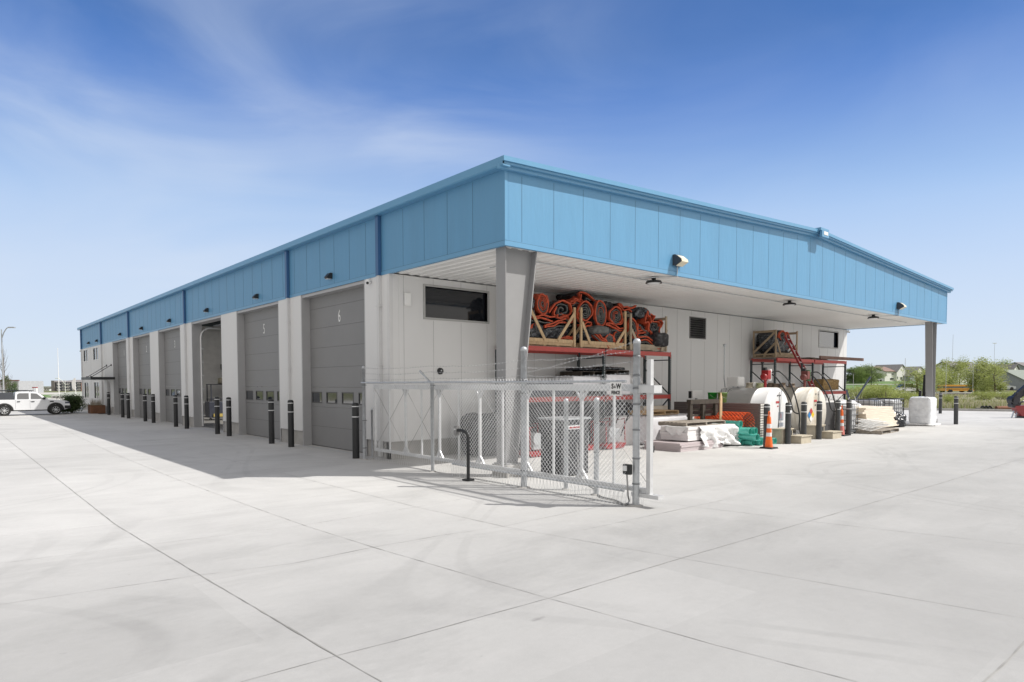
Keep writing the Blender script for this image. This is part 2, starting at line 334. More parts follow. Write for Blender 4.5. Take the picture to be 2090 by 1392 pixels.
M_tank2 = mat('tank_stained_paint', (0.69, 0.66, 0.60), 0.4, var=0.07, nscale=1.2, dirt=((0.40, 0.33, 0.22), 2.2, 0.45, 0.68, 0.75), stretch=(1, 3.0, 0.5))
M_pred = mat('pump_red_paint', (0.30, 0.018, 0.02), 0.35, var=0.15)
M_hose = mat('black_rubber_hose', (0.015, 0.015, 0.016), 0.4, var=0.1)
M_stepw = mat('step_box_timber', (0.47, 0.42, 0.33), 0.8, var=0.16, nscale=5, bump=0.2)
M_cone = mat('cone_orange', (0.80, 0.14, 0.015), 0.5, var=0.1)
M_conef = mat('cone_faded_pink', (0.62, 0.20, 0.17), 0.6, var=0.1)
M_gbox = mat('grey_vinyl_boards', (0.155, 0.130, 0.125), 0.6, var=0.12, nscale=2, stretch=(1, 1, 14), bump=0.2)
M_hay = mat('straw_bale', (0.30, 0.20, 0.085), 0.95, var=0.45, nscale=14, bump=1.0, bscale=40, stretch=(1, 1, 1))
M_lumb = mat('fresh_lumber', (0.74, 0.66, 0.55), 0.7, var=0.08, nscale=2, stretch=(1, 1, 12))
M_corten = mat('corten_planter', (0.16, 0.075, 0.04), 0.8, var=0.2)
M_grassd = mat('dry_ornamental_grass', (0.38, 0.33, 0.27), 0.9, var=0.2)
M_bark = mat('tree_bark', (0.13, 0.105, 0.085), 0.9, var=0.2)
M_leafY = leafmat('spring_yellow_leaves', (0.25, 0.29, 0.07), (0.40, 0.45, 0.15))
M_leafG = leafmat('mid_green_leaves', (0.135, 0.19, 0.06), (0.25, 0.33, 0.115))
M_leafD = leafmat('dark_green_leaves', (0.05, 0.085, 0.03), (0.11, 0.16, 0.055))

# ------------------------------------------------------------------ ground
def ray(px, py):
    a = px - 1045; b = 841.66 - py; c, s_ = math.cos(ROLL), math.sin(ROLL); u = a * c + b * s_; v = -a * s_ + b * c
    return f2 + rgt * (u / FPX) + u2 * (v / FPX)
def gp(px, py, z=0.0):            # point of the level ground seen at photograph pixel
    d = ray(px, py); t = (z - CAM.z) / d.z; return CAM + d * t
def terrain_z(x, y):
    p = Vector((x, y, 0)) - CAM; d = p.dot(fwd); r = p.dot(rgt)
    k = min(1, max(0, (r - 20) / 40)); h = min(2.6, max(0, (d - 135) / 105 * 2.6)) * k
    base = -0.06
    if 48 < d < 115 and r > 20: base -= 0.05 + 0.12 * math.sin((d - 48) / 67 * math.pi)
    return base + h
g = MB(); N = 90
xs = []
def warp(t): return 900 * math.copysign(abs(t) ** 1.8, t)
pts = []
for i in range(N + 1):
    for j in range(N + 1):
        x = warp(-1 + 2 * i / N) + 10; y = warp(-1 + 2 * j / N) + 10; pts.append((x, y, terrain_z(x, y)))
g.add(pts, [(i * (N + 1) + j, (i + 1) * (N + 1) + j, (i + 1) * (N + 1) + j + 1, i * (N + 1) + j + 1) for i in range(N) for j in range(N)], 0, True)
M_gnd = mat('grassy_ground', (0.115, 0.135, 0.045), 0.95, var=0.3, nscale=0.25, bump=0.4, bscale=8, dirt=((0.23, 0.20, 0.13), 0.05, 0.45, 0.6, 0.7))
M_lawn = mat('mown_lawn', (0.12, 0.20, 0.055), 0.95, var=0.15, nscale=0.15)
M_dry = mat('dry_field_soil', (0.38, 0.36, 0.28), 0.95, var=0.3, nscale=0.5, bump=0.6, bscale=5, dirt=((0.17, 0.19, 0.07), 0.25, 0.42, 0.58, 0.85))
M_road = mat('far_road_concrete', (0.50, 0.48, 0.44), 0.85, var=0.06, nscale=0.4)
struct(g.build('ground', M_gnd))
# the concrete yard
yard = MB(); poly = [(-70, -60), (50.5, -60), (47.2, -3.0), (44.3, 4.85), (41.5, 12.5), (40, 60), (-70, 60)]
yard.prism([(p[0], p[1]) for p in poly], -0.25, 0.0)
struct(yard.build('concrete_yard', CONC))
# saw-cut and construction joints
def polyjoint(mb, pts, wd, seed=0):
    P = [gp(*p) for p in pts]; dense = [P[0]]
    for a, b in zip(P, P[1:]):
        n = max(1, int((b - a).length / 0.12))
        for k in range(1, n + 1): dense.append(a.lerp(b, k / n))
    L = []; Rr = []
    for i, p in enumerate(dense):
        d = (dense[min(i + 1, len(dense) - 1)] - dense[max(0, i - 1)]).normalized(); nrm = Vector((-d.y, d.x, 0))
        k = noise.noise(Vector((p.x * 3, p.y * 3, seed))) ; k2 = noise.noise(Vector((p.x * 9, p.y * 9, seed + 5)))
        ww = wd * (0.25 + 1.3 * abs(k2)); c = p + nrm * k * 0.006
        L.append(c + nrm * ww / 2 + Vector((0, 0, 0.004))); Rr.append(c - nrm * ww / 2 + Vector((0, 0, 0.004)))
    n = len(dense); mb.add(L + Rr, [(i, n + i, n + i + 1, i + 1) for i in range(n - 1)])
jt = MB()
J = [([(0, 885), (152, 1005), (237, 1071.5), (304, 1112), (410, 1175), (687, 1339), (775, 1390), (830, 1430)], .016),
     ([(100, 862), (230, 925), (365, 980), (507, 1032), (620, 1072), (762, 1117), (1045, 1200), (1120, 1221), (1462, 1317), (1750, 1392), (1800, 1408)], .010),
     ([(120, 838), (250, 882), (420, 927), (615, 976), (720, 1002), (850, 1035), (1030, 1075), (1365, 1135), (1695, 1193), (2090, 1262), (2200, 1285)], .010),
     ([(1245, 1011), (1345, 1026), (1520, 1047), (1660, 1065), (2090, 1113), (2200, 1126)], .010),
     ([(1395, 944), (1545, 962)], .010), ([(1440, 991), (1545, 1002), (1800, 1025), (2090, 1048)], .008),
     ([(0, 1234), (205, 1204), (400, 1175), (600, 1150), (762, 1117), (900, 1093), (1025, 1075), (1170, 1045), (1300, 1018)], .010),
     ([(492, 1392), (687, 1339), (830, 1302), (1045, 1242), (1125, 1220), (1365, 1147), (1510, 1105), (1785, 1025), (1912, 989), (2090, 935)], .013),
     ([(0, 1150), (310, 1111), (620, 1072), (850, 1035), (980, 1012)], .007), ([(0, 1095), (240, 1070), (507, 1032), (720, 1003)], .007),
     ([(0, 1024), (150, 1006), (295, 990), (415, 975)], .006), ([(1190, 1082), (1475, 1021)], .009), ([(1400, 993), (1585, 964), (1750, 930), (1900, 895)], .006),
     ([(2110, 1290), (2090, 1312), (2055, 1350), (2005, 1395), (1980, 1420)], .028), ([(445, 977), (620, 955), (730, 938)], .008), ([(1770, 940), (1960, 905)], .006)]
for k, (p, wd) in enumerate(J): polyjoint(jt, p, wd, k)
struct(jt.build('pavement_joints', mat('joint_dark_sealant', (0.31, 0.305, 0.29), 0.9, var=0.3)))
# kerb at the yard's far right edge
kb = MB(); K = [(49.8, -50), (47.3, -3.2), (44.5, 4.8), (41.7, 12.4), (40.2, 60)]
for a, b in zip(K, K[1:]):
    kb.bar((a[0], a[1], 0.02), (b[0], b[1], 0.02), 0.20, 0.26)
struct(kb.build('kerb', M_base))
# strips of road, path, mown lawn beyond the field (real sheets lying on the terrain)
def strip(name, m_, d0, d1, p0, p1, dz, steps=60, wob=0.0):
    b = MB(); vs = []
    for i in range(steps + 1):
        px = p0 + (p1 - p0) * i / steps
        for jx in range(5):
            d = d0 + (d1 - d0) * jx / 4 + wob * noise.noise(Vector((px * 0.01, 3, 0))); q = bgp(px, d); q.z = terrain_z(q.x, q.y) + dz; vs.append(q)
    b.add(vs, [(i * 5 + j, (i + 1) * 5 + j, (i + 1) * 5 + j + 1, i * 5 + j + 1) for i in range(steps) for j in range(4)], 0, True)
    return struct(b.build(name, m_))
strip('dry_field', M_dry, 52, 112, 1700, 2700, 0.10, wob=3)
strip('lawn', M_lawn, 150, 262, 1640, 2600, 0.16)
strip('road', M_road, 118, 127, 1600, 2900, 0.14)
strip('path', M_road, 186, 190, 1600, 2060, 0.32)
strip('street', M_road, 248, 254, 1640, 2100, 0.30)
strip('access_road', M_road, 62, 100, -400, 300, 0.02)
strip('verge_grass', M_lawn, 100, 130, -400, 400, 0.03)
strip('car_park', M_road, 130, 165, -400, 400, 0.04)

# ------------------------------------------------------------------ the warehouse
W = 27.3; L = 51.5; SB = 4.5; ZF = 4.71; ZE = 6.22; ZR = 6.84; ROOFZ = 6.36
DOORS = [(5.75, 9.85), (11.64, 15.74), (17.53, 21.63), (23.46, 27.56), (29.32, 33.42), (35.2, 39.3)]
PIL = [4.93, 10.75, 22.5, 34.25, 42.9, 51.2]
wh = thing('warehouse', 'long low warehouse with bright blue fascia, grey wall panels and a deep corner canopy', 'warehouse', (0, 0, 0))
# left facade wall: piers between openings, with concrete foundation strips
segs = [(SB, 5.75)] + [(DOORS[i][1], DOORS[i + 1][0]) for i in range(5)]
wl = MB(); fd = MB(); sm = MB(); T = 0.27
def wallbox(mb, y0, y1, z0, z1): mb.box(0.0, T, y0, y1, z0, z1)
for i, (a, b) in enumerate(segs):
    z0 = 0.47
    q = MB(); wallbox(q, a + (0.005 if i else 0.0), b, z0, ZF - 0.002); q.build('wall_pier', M_wall, wh)
    q = MB(); q.box(0.035, T, a + 0.02, b - 0.02, -0.1, z0 - 0.004); q.build('foundation', M_base, wh)
    q = MB(); q.box(-0.025, 0.06, a + 0.01, b - 0.01, 0.452, 0.475); q.build('base_flashing', M_trim, wh)
# end office part with windows and an entry door
y0 = 39.3; WIN = [(44.35, 46.2, 0.93, 2.08), (44.35, 46.2, 3.72, 4.55), (48.6, 50.4, 0.93, 2.08), (48.6, 50.4, 3.72, 4.55)]
ED = (40.35, 41.4, 2.15)
cuts = sorted({y0, ED[0], ED[1], 44.35, 46.2, 48.6, 50.4, L})
for a, b in zip(cuts, cuts[1:]):
    if (a, b) == (ED[0], ED[1]): wallbox(wl, a, b, ED[2], ZF - 0.002)
    elif (a, b) in ((44.35, 46.2), (48.6, 50.4)):
        wallbox(wl, a, b, 0.47, 0.93); wallbox(wl, a, b, 2.08, 3.72); wallbox(wl, a, b, 4.55, ZF - 0.002)
    else: wallbox(wl, a, b, 0.47, ZF - 0.002)
    if (a, b) != (ED[0], ED[1]): fd.box(0.035, T, a, b, -0.1, 0.466)
wl.build('side_wall', M_wall, wh); 
# gable wall set back under the canopy
gw = MB(); holes = [(1.07, 3.17, 3.68, 4.49), (24.05, 26.2, 3.73, 4.50), (13.06, 14.17, 3.65, 4.48)]
xc = sorted({T + 0.003, W} | {h[0] for h in holes} | {h[1] for h in holes})
for a, b in zip(xc, xc[1:]):
    h = [q for q in holes if q[0] == a and q[1] == b]
    if h: gw.box(a, b, SB, SB + T, 0.47, h[0][2]); gw.box(a, b, SB, SB + T, h[0][3], ZF - 0.002)
    else: gw.box(a, b, SB, SB + T, 0.47, ZF - 0.002)
gw.build('gable_wall', M_wall, wh); gw = MB(); gw.box(W - T, W, SB + T + .003, 16.0, 0.0, ZF - 0.002); gw.build('far_side_wall', M_wall, wh); gw = MB(); gw.box(W - T, W, 30.0, L, 0.0, ZF - 0.002); gw.box(T + .003, W - T - .003, L - T, L, 0, ZF - 0.002)  # gap between these unseen walls added to let light into the bay
gw.build('end_wall', M_wall, wh)
fd.build('foundation', M_base, wh); fd = MB(); fd.box(0.035, W - 0.03, SB + 0.035, SB + T, -0.1, 0.466); fd.build('foundation', M_base, wh)
# vertical panel seams as thin strips with the shade of the gap painted in
x = 0.42
while x < W:
    if not any(h[0] - .02 < x < h[1] + .02 for h in holes): sm.box(x - .004, x + .004, SB - 0.003, SB + .01, 0.47, ZF - 0.01)
    else:
        for h in holes:
            if h[0] - .02 < x < h[1] + .02: sm.box(x - .004, x + .004, SB - 0.003, SB + .01, 0.47, h[2] - .08); sm.box(x - .004, x + .004, SB - 0.003, SB + .01, h[3] + .06, ZF - 0.01)
    x += 0.912
sm.build('wall_seams', M_seam, wh)
for yy in (41.9, 47.4): sm = MB(); sm.box(-0.003, .01, yy - .006, yy + .006, .47, ZF - .01); sm.build('wall_seams', M_seam, wh)
cap = MB()          # base flashing (drip edge) and corner trims
for a, b in zip(cuts, cuts[1:]):
    pass
cap.box(-0.025, 0.06, 39.3, ED[0], 0.452, 0.475); cap.build('base_flashing', M_trim, wh); cap = MB(); cap.box(-0.025, 0.06, ED[1], L, 0.452, 0.475)
cap.build('base_flashing', M_trim, wh); cap = MB(); cap.box(-0.02, W, SB - 0.025, SB + 0.05, 0.452, 0.475)
cap.build('base_flashing', M_trim, wh); cap = MB(); cap.box(-0.006, 0.10, SB - 0.006, SB + 0.10, 0.476, ZF - 0.004); cap.build('corner_trim', M_trim, wh); cap = MB(); cap.box(-0.006, 0.10, L - .1, L + .006, 0.476, ZF - .004)
cap.build('corner_trim', M_trim, wh)
# fascia: left side, gable front (ridge shape), right side
def ztop(x): return ZE + (ZR - ZE) * (1 - abs(x - W / 2) / (W / 2))
fa = MB()
fa.box(0.0, 0.10, 0.0, L, ZF, ZE)
fa.prism([(0.103, ZF), (W - .103, ZF), (W - .103, ztop(W)), (W / 2, ZR), (0.103, ztop(0))], 0.0, 0.10, axis='Y')
fa.box(W - 0.10, W, 0.0, L, ZF, ZE); fa.box(0.103, W - 0.103, L - .1, L, ZF, ZE)
fa.build('blue_fascia', M_blue, wh)
fs = MB()
for k in range(29):
    x = 0.4536 + 0.9144 * k; fs.box(x - .005, x + .005, -0.003, .01, ZF + .11, ztop(x) - 0.10)
y = 1.05
while y < L:
    if min(abs(y - p) for p in PIL) > 0.2: fs.box(-0.003, .01, y - .005, y + .005, ZF + .09, ZE - 0.05)
    y += 0.925
fs.box(-0.003, .01, 0.02, L, ZF + .085, ZF + .095); fs.box(0.02, W, -0.003, .01, ZF + .085, ZF + .095)
fs.build('fascia_seams', M_seamB, wh)
ft = MB()      # bottom trim, corner trim and the stepped rake trim
ft.box(-0.012, 0.0, -0.012, L, ZF - 0.01, ZF + 0.084); ft.box(0.0, W + .012, -0.012, -0.0005, ZF - 0.012, ZF + 0.084)
ft.box(-0.009, 0.05, -0.009, -0.001, ZF + .096, ZE); ft.box(W - .05, W + .009, -0.009, -0.001, ZF + .096, ZE)
def rake(x0, x1, z0, z1, ya, yb, lo, hi): ft.prism([(x0, z0 + lo), (x1, z1 + lo), (x1, z1 + hi), (x0, z0 + hi)], ya, yb, axis='Y')
zc0 = ZE - (ZR - ZE) / (W / 2) * 0.2
for (xa, xb, za, zb) in ((-0.2, W / 2, zc0, ZR), (W / 2 + .0005, W + .2, ZR, zc0)):
    rake(xa, xb, za, zb, -0.10, -0.003, -0.05, 0.02)
    rake(xa, xb, za, zb, -0.17, -0.05, 0.022, 0.068)
    rake(xa, xb, za, zb, -0.21, 0.03, 0.070, 0.165)
ft.build('rake_trim', M_blueT, wh)
gt = MB()      # eave gutter along the left side
gt.prism([(-0.20, ZE + .0), (-0.19, ZE + .16), (-0.16, ZE + .16), (-0.16, ZE + .02), (-0.003, ZE + .02), (-0.003, ZE - .02), (-.17, ZE - .02)], -0.17, L + 0.3, axis='Y')
gt.box(-0.17, -0.003, -0.169, -0.12, ZE + .021, ZE + .158); gt.box(-.17, -.003, L + .2, L + .299, ZE + .021, ZE + .158)
gt.build('eave_gutter', M_blueT, wh)
rf = MB()
for sgn in (0, 1):
    xa, xb = (-0.10, W / 2) if sgn == 0 else (W / 2, W + .1)
    za, zb = (ZE + .08, ZR + .10) if sgn == 0 else (ZR + .10, ZE + .08)
    if sgn: rf.prism([(xa, za), (xb, zb), (xb, zb + .02), (xa, za + .02)], 0.031, L + .2, axis='Y')
    else:
        zz = lambda x: za + (zb - za) * (x - xa) / (xb - xa)
        for (u0, u1, v0, v1) in ((xa, xb, .031, 17.5), (xa, xb, 27.5, L + .2), (xa, 2.0, 17.501, 27.499), (10.0, xb, 17.501, 27.499)): rf.prism([(u0, zz(u0)), (u1, zz(u1)), (u1, zz(u1) + .02), (u0, zz(u0) + .02)], v0, v1, axis='Y')  # unseen opening added in this slope so sun reaches the bay
yy = 0.3
while yy < L:
    rf.bar((-0.12, yy, ZE + .115), (0.5, yy, ZE + .115 + .6 * .0463), .05, .06); yy += 0.61
rf.build('roof', M_roof, wh)
rv = MB(); rv.box(W / 2 - .30, W / 2 + .30, -0.30, 0.2, ZR + .10, ZR + .20); rv.box(W / 2 - .24, W / 2 + .28, -0.315, -0.225, ZR - .10, ZR + .10)
rvo = rv.build('ridge_cap', M_blueT, wh, bevel=0.01)
rl = MB(); rl.box(W / 2 - .12, W / 2 + .18, -0.325, -0.316, ZR - .02, ZR + .09); rl.build('sticker', M_white, rvo)
# canopy soffit: ribbed metal liner with ribs running front to back
sf = MB(); prof = []; x = 0.11
while x < W - 0.3:
    prof += [(x, 0.0), (x + .17, 0.0), (x + .19, .018), (x + .285, .018)]; x += .305
vs = [(p[0], 0.11, ZF + 0.035 - p[1]) for p in prof] + [(p[0], SB - .002, ZF + 0.035 - p[1]) for p in prof]; n = len(prof)
sf.add(vs, [(i, n + i, n + i + 1, i + 1) for i in range(n - 1)])
sf.box(0.10, W - .1, 0.101, SB + T, ZF + .06, ZF + .10); sf.build('soffit', M_soffit, wh)
# downspouts on the left facade: shade-darkened blue on the fascia, pale below
for i, p in enumerate(PIL):
    d = MB(); d.box(-0.10, -0.013, p - .07, p + .07, ZF - .012, ZE + .0); d.bar((-0.055, p, ZE - .02), (-0.10, p, ZE + .01), .1)
    o = d.build('downspout', M_shblue, wh)
    d = MB(); d.box(-0.085, -0.002, p - .055, p + .055, 0.06, ZF - .013)
    for z in (1.0, 2.4, 3.9): d.box(-0.095, -0.001, p - .085, p + .085, z, z + .04)
    d.build('lower_downspout', M_trim, o)
# window frames and panes
def window(axis, a, b, z0, z1, mull=(), name='window', depth=0.12, fmat=None):
    fr = MB(); fw = 0.055; fmat = fmat or M_trim
    def bx(mb, u0, u1, w0, w1, d0, d1):
        if axis == 'Y': mb.box(u0, u1, SB + d0, SB + d1, w0, w1)
        else: mb.box(d0, d1, u0, u1, w0, w1)
    g1 = -0.022; depth = depth if axis == 'Y' else .06
    for (u0, u1, w0, w1) in ((a - fw, a, z0 - fw, z1 + fw), (b, b + fw, z0 - fw, z1 + fw), (a, b, z0 - fw, z0), (a, b, z1, z1 + fw)): bx(fr, u0, u1, w0, w1, g1, depth)
    for mu in mull: bx(fr, mu - .05, mu + .05, z0, z1, -.01, .028)
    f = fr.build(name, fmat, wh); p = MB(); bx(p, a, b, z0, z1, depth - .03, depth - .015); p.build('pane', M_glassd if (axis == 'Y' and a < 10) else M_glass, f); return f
M_fr = mat('window_frame_grey', (0.40, 0.40, 0.395), 0.45)
window('Y', 1.07, 3.17, 3.68, 4.49, fmat=M_fr); window('Y', 24.05, 26.2, 3.73, 4.50, fmat=M_fr)
for a, b, z0, z1 in WIN: window('X', a, b, z0, z1, mull=((a + b) / 2,), fmat=M_white)
# louvre
lv = MB(); lv.box(13.06, 13.10, SB - .02, SB + .1, 3.65, 4.48); lv.box(14.13, 14.17, SB - .02, SB + .1, 3.65, 4.48); lv.box(13.10, 14.13, SB - .02, SB + .1, 3.65, 3.68); lv.box(13.10, 14.13, SB - .02, SB + .1, 4.45, 4.48)
for k in range(9):
    z = 3.70 + k * .084; lv.add([(13.10, SB - .03, z), (14.13, SB - .03, z), (14.13, SB + .06, z + .07), (13.10, SB + .06, z + .07)], [(0, 1, 2, 3), (3, 2, 1, 0)])
lvo = lv.build('louvre_vent', mat('louvre_grey', (0.22, 0.22, 0.22), 0.5), wh)
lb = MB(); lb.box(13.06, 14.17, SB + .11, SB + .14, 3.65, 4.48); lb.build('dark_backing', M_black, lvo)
# entry door
e = MB(); e.box(.15, .20, ED[0] + .003, ED[1] - .003, 0.0, ED[2] - .003); eo = e.build('entry_door', M_trim, wh)
e = MB(); e.box(.135, .149, ED[0] + .2, ED[1] - .2, .9, 1.95); e.build('pane', M_glass, eo); e = MB(); e.cyl((.06, ED[0] + .15, 1.0), (.15, ED[0] + .15, 1.0), .02); e.build('handle', M_galv, eo)
# garage doors
def sectional(i, y0, y1, openq=False):
    d = MB(); j = MB()
    j.box(0.002, 0.42, y0 - .0, y0 + .05, 0, ZF - .01); j.box(0.002, .42, y1 - .05, y1 + .0, 0, ZF - .01); j.box(.02, .42, y0 + .05, y1 - .05, ZF - .10, ZF - .012)
    X0 = 0.27; zs = [0.02 + k * (ZF - .12) / 7.6 for k in range(8)] + [ZF - .10]
    if openq:
        o = MB(); pts = []
        o.box(0.9, 4.6, y0 + .1, y1 - .1, ZF - .16, ZF - .11)
        do = o.build('garage_door', M_door, wh); do['label'] = 'open garage door rolled up overhead in the fourth bay'
    else:
        wy = [(y1 - 0.12 - .72 - k * 1.02, y1 - .12 - k * 1.02) for k in range(4)]; wy = [(a + .0, b) for a, b in wy]
        zw0, zw1 = 1.34, 1.69
        for k in range(8):
            z0, z1 = zs[k] + .006, zs[k + 1] - .002
            if z0 < 1.4 < z1:
                edges = [y0 + .05] + [v for a, b in reversed(wy) for v in (a, b)] + [y1 - .05]
                for q in range(0, len(edges), 2): d.box(X0, X0 + .05, edges[q], edges[q + 1], z0, z1)
                for a, b in wy: d.box(X0, X0 + .05, a, b, z0, max(z0 + .002, zw0)); d.box(X0, X0 + .05, a, b, min(zw1, z1 - .002), z1)
            else: d.box(X0, X0 + .05, y0 + .05, y1 - .05, z0, z1)
        do = d.build('garage_door', M_door, wh)
        do['label'] = 'closed grey sectional garage door with the number ' + ('one', 'two', 'three', 'four', 'five', 'six')[i - 1]
        gpb = MB(); gpb.box(X0 + .006, X0 + .045, y0 + .05, y1 - .05, .01, 1.2); gpb.box(X0 + .006, X0 + .045, y0 + .05, y1 - .05, 1.9, ZF - .1); gpb.build('section_gap', M_dgap, do)
        for a, b in wy:
            wf = MB(); q = .03
            for (u0, u1, w0, w1) in ((a, a + q, zw0, zw1), (b - q, b, zw0, zw1), (a + q, b - q, zw0, zw0 + q), (a + q, b - q, zw1 - q, zw1)): wf.box(X0 - .008, X0 + .04, u0, u1, w0, w1)
            fo = wf.build('door_window', M_dgap, do); pn = MB(); pn.box(X0 + .012, X0 + .02, a + q, b - q, zw0 + q, zw1 - q); pn.build('pane', M_glass, fo)
        text_mesh('number', str(i), 0.50, M_white, do, (X0 - .004, (y0 + y1) / 2 - .02, 3.90), (R_(90), 0, R_(-90)), sx=0.62, extrude=.002, bold=0.0)
        # the floor strip in front of the door: steel angle threshold
    j.build('door_jamb', M_jamb, wh)
    th = MB(); th.box(-0.05, 0.0, y0, y1, .0005, .006); th.build('threshold', M_galv, do)
for i, (a, b) in zip((6, 5, 4, 3, 2, 1), DOORS): sectional(i, a, b, i == 4)
# tracks of the open door
a, b = DOORS[2]; tk = MB()
for yy in (a + .10, b - .10):
    pts = [(.36, yy, .05), (.36, yy, 1.5), (.36, yy, 3.0), (.36, yy, 4.05)] + [(.36 + .42 * (1 - math.cos(t)), yy, 4.05 + .42 * math.sin(t)) for t in (.4, .8, 1.2, 1.57)] + [(4.5, yy, 4.47)]
    tk.tube(pts, .04, 6)
    for z in (.5, 1.1, 1.7, 2.3, 2.9, 3.5): tk.box(.34, .46, yy - .05, yy + .05, z, z + .05)
tk.build('door_track', M_white, wh)
# inside the open bay
iw = MB(); iw.box(T + .01, W - T - .01, 31.6, 31.75, 0, 5.9)
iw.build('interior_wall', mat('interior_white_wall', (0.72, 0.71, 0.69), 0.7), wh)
cl = MB(); [cl.box(*q, ZE - .12, ZE - .06) for q in ((.2, W - .3, 4.8, 17.5), (.2, W - .3, 27.5, L - .3), (.2, 2.0, 17.501, 27.499), (10.0, W - .3, 17.501, 27.499))]; cl.build('ceiling', mat('interior_ceiling', (0.55, 0.55, 0.54), 0.7), wh)  # added opening below the one in the roof, to light the interior
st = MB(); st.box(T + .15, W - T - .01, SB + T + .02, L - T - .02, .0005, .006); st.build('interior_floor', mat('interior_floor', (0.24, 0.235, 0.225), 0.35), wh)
ir = MB()
for yy in (12, 18.5, 24.5, 30.5): ir.box(.3, 20, yy, yy + .25, 5.3, 5.75)
ir.build('roof_beam', M_rack, wh)
# columns
def column(x0, mir, label):
    s_ = -1 if mir else 1; c = MB()
    def X(v): return x0 + s_ * v
    def fl(va0, va1, vb0, vb1):   # flange between bottom (va0..va1) and top (vb0..vb1)
        q = [(X(va0), .3 - .15, .28), (X(va1), .3 - .15, .28), (X(va1), .3 + .15, .28), (X(va0), .3 + .15, .28), (X(vb0), .15, ZF + .03), (X(vb1), .15, ZF + .03), (X(vb1), .45, ZF + .03), (X(vb0), .45, ZF + .03)]
        c.add(q, [(0, 3, 2, 1), (4, 5, 6, 7), (0, 1, 5, 4), (1, 2, 6, 5), (2, 3, 7, 6), (3, 0, 4, 7)])
    wt, wb = (.60, .20) if mir else (.86, .30)
    fl(.0, .02, .0, .02); fl(wb, wb + .025, wt, wt + .025)
    q = [(X(.02), .29, .28), (X(wb), .29, .28), (X(wt), .29, ZF + .03), (X(.02), .29, ZF + .03), (X(.02), .31, .28), (X(wb), .31, .28), (X(wt), .31, ZF + .03), (X(.02), .31, ZF + .03)]
    c.add(q, [(0, 1, 2, 3), (7, 6, 5, 4)])
    c.box(min(X(-.03), X(.36)), max(X(-.03), X(.36)), .10, .50, .255, .28)
    o = c.build('canopy_column', M_steelcol, wh); o['label'] = label
    f_ = MB(); f_.box(min(X(-.06), X(.40)), max(X(-.06), X(.40)), .04, .54, -.1, .254); f_.build('footing', M_base, o, bevel=.01)
column(.14, False, 'tapered grey steel column at the near canopy corner'); column(26.48, True, 'tapered grey steel column at the far canopy corner')
# small things fixed to the building
cb = MB(); cb.tube([(1.4, .95, ZF - .01), (1.4, 2.2, ZF - .01)], .014, 6); cb.tube([(1.4, .95, ZF - .01), (25.0, .95, ZF - .01)], .014, 6)
for x in (5.78, 21.15): cb.tube([(x, -.05, ZF - .03), (x + .0, .1, ZF - .02), (x - .5, .95, ZF - .012)], .014, 6)
tag(cb.build('conduit', M_galv), 'thin grey electrical conduit running along the underside of the canopy', 'conduit')
def soffit_light(x, label):
    t = thing('canopy_light', label, 'canopy light', (x, .66, ZF + .015), 'lights under the canopy'); t.scale = (.8, .8, .8)
    a = MB(); a.lathe([(0, 0), (.07, 0), (.07, -.08), (.24, -.11), (.27, -.17), (.27, -.19), (.23, -.19), (.23, -.17), (0, -.17)], n=24); a.build('housing', M_black, t)
    a = MB(); a.lathe([(.23, -.175), (.16, -.215), (0, -.225)], n=24); a.build('lens', M_refl, t)
for x, l in ((5.73, 'round black canopy light nearest the near corner, beside the first floodlight'), (13.22, 'round black canopy light at the middle of the canopy underside'), (20.4, 'round black canopy light farthest along, near the far column')): soffit_light(x, l)
def flood(x, label):
    t = thing('floodlight', label, 'floodlight', (x, 0, 5.06), 'floodlights on the bright blue fascia'); t.scale = (.82, .82, .82)
    a = MB(); prof = [(0, -.14), (-.10, -.16), (-.32, -.05), (-.30, .02), (-.10, .19), (0, .19)]
    a.prism(prof, -.19, .19, axis='X'); a.build('housing', mat('floodlight_bronze', (.05, .052, .06), .45), t, bevel=.012)
    a = MB(); a.add([(-.17, -.113, -.165), (.17, -.113, -.165), (.17, -.335, -.05), (-.17, -.335, -.05), (-.17, -.315, .03), (.17, -.315, .03), (.17, -.15, .165), (-.17, -.15, .165)], [(0, 1, 2, 3), (3, 2, 5, 4), (4, 5, 6, 7)]); a.build('lens', mat('yellowed_lens', (.74, .68, .52), .25), t)
    a = MB(); a.tube([(0, -.05, -.15), (0, -.05, -.34), (0, -.035, -.42)], .013, 8); a.build('wire_conduit', M_galv, t)
flood(5.78, 'weathered floodlight on the sunny fascia above the first canopy light, nearer one'); flood(21.15, 'smaller looking floodlight on the sunny fascia near its far end')
def sconce():
    t = thing('wall_light', '', 'wall light', (0, 7.73, 5.02), 'black wall lights along the shaded fascia'); t.scale = (.72, .72, .72)
    a = MB(); a.prism([(-.002, -.10), (-.19, -.10), (-.24, -.03), (-.10, .13), (-.002, .13)], -.13, .13, axis='Y'); a.build('hood', M_black, t, bevel=.01)
    a = MB(); a.box(-.20, -.02, -.11, .11, -.112, -.101); a.build('lens', M_refl, t); return t
s0 = sconce(); s0['label'] = 'black wall light on the fascia above garage door six'
for y, l in ((13.5, 'black wall light on the fascia above garage door five'), (19.2, 'black wall light above the open bay'), (25.1, 'black wall light on the fascia above garage door three'), (30.9, 'black wall light on the fascia above garage door two'), (36.6, 'black wall light on the fascia above garage door one'), (44.5, 'black wall light above the window right of the far office bay'), (47.8, 'farthest black wall light, at the left end of the fascia')): copytree(s0, (0, y, 5.02), l)
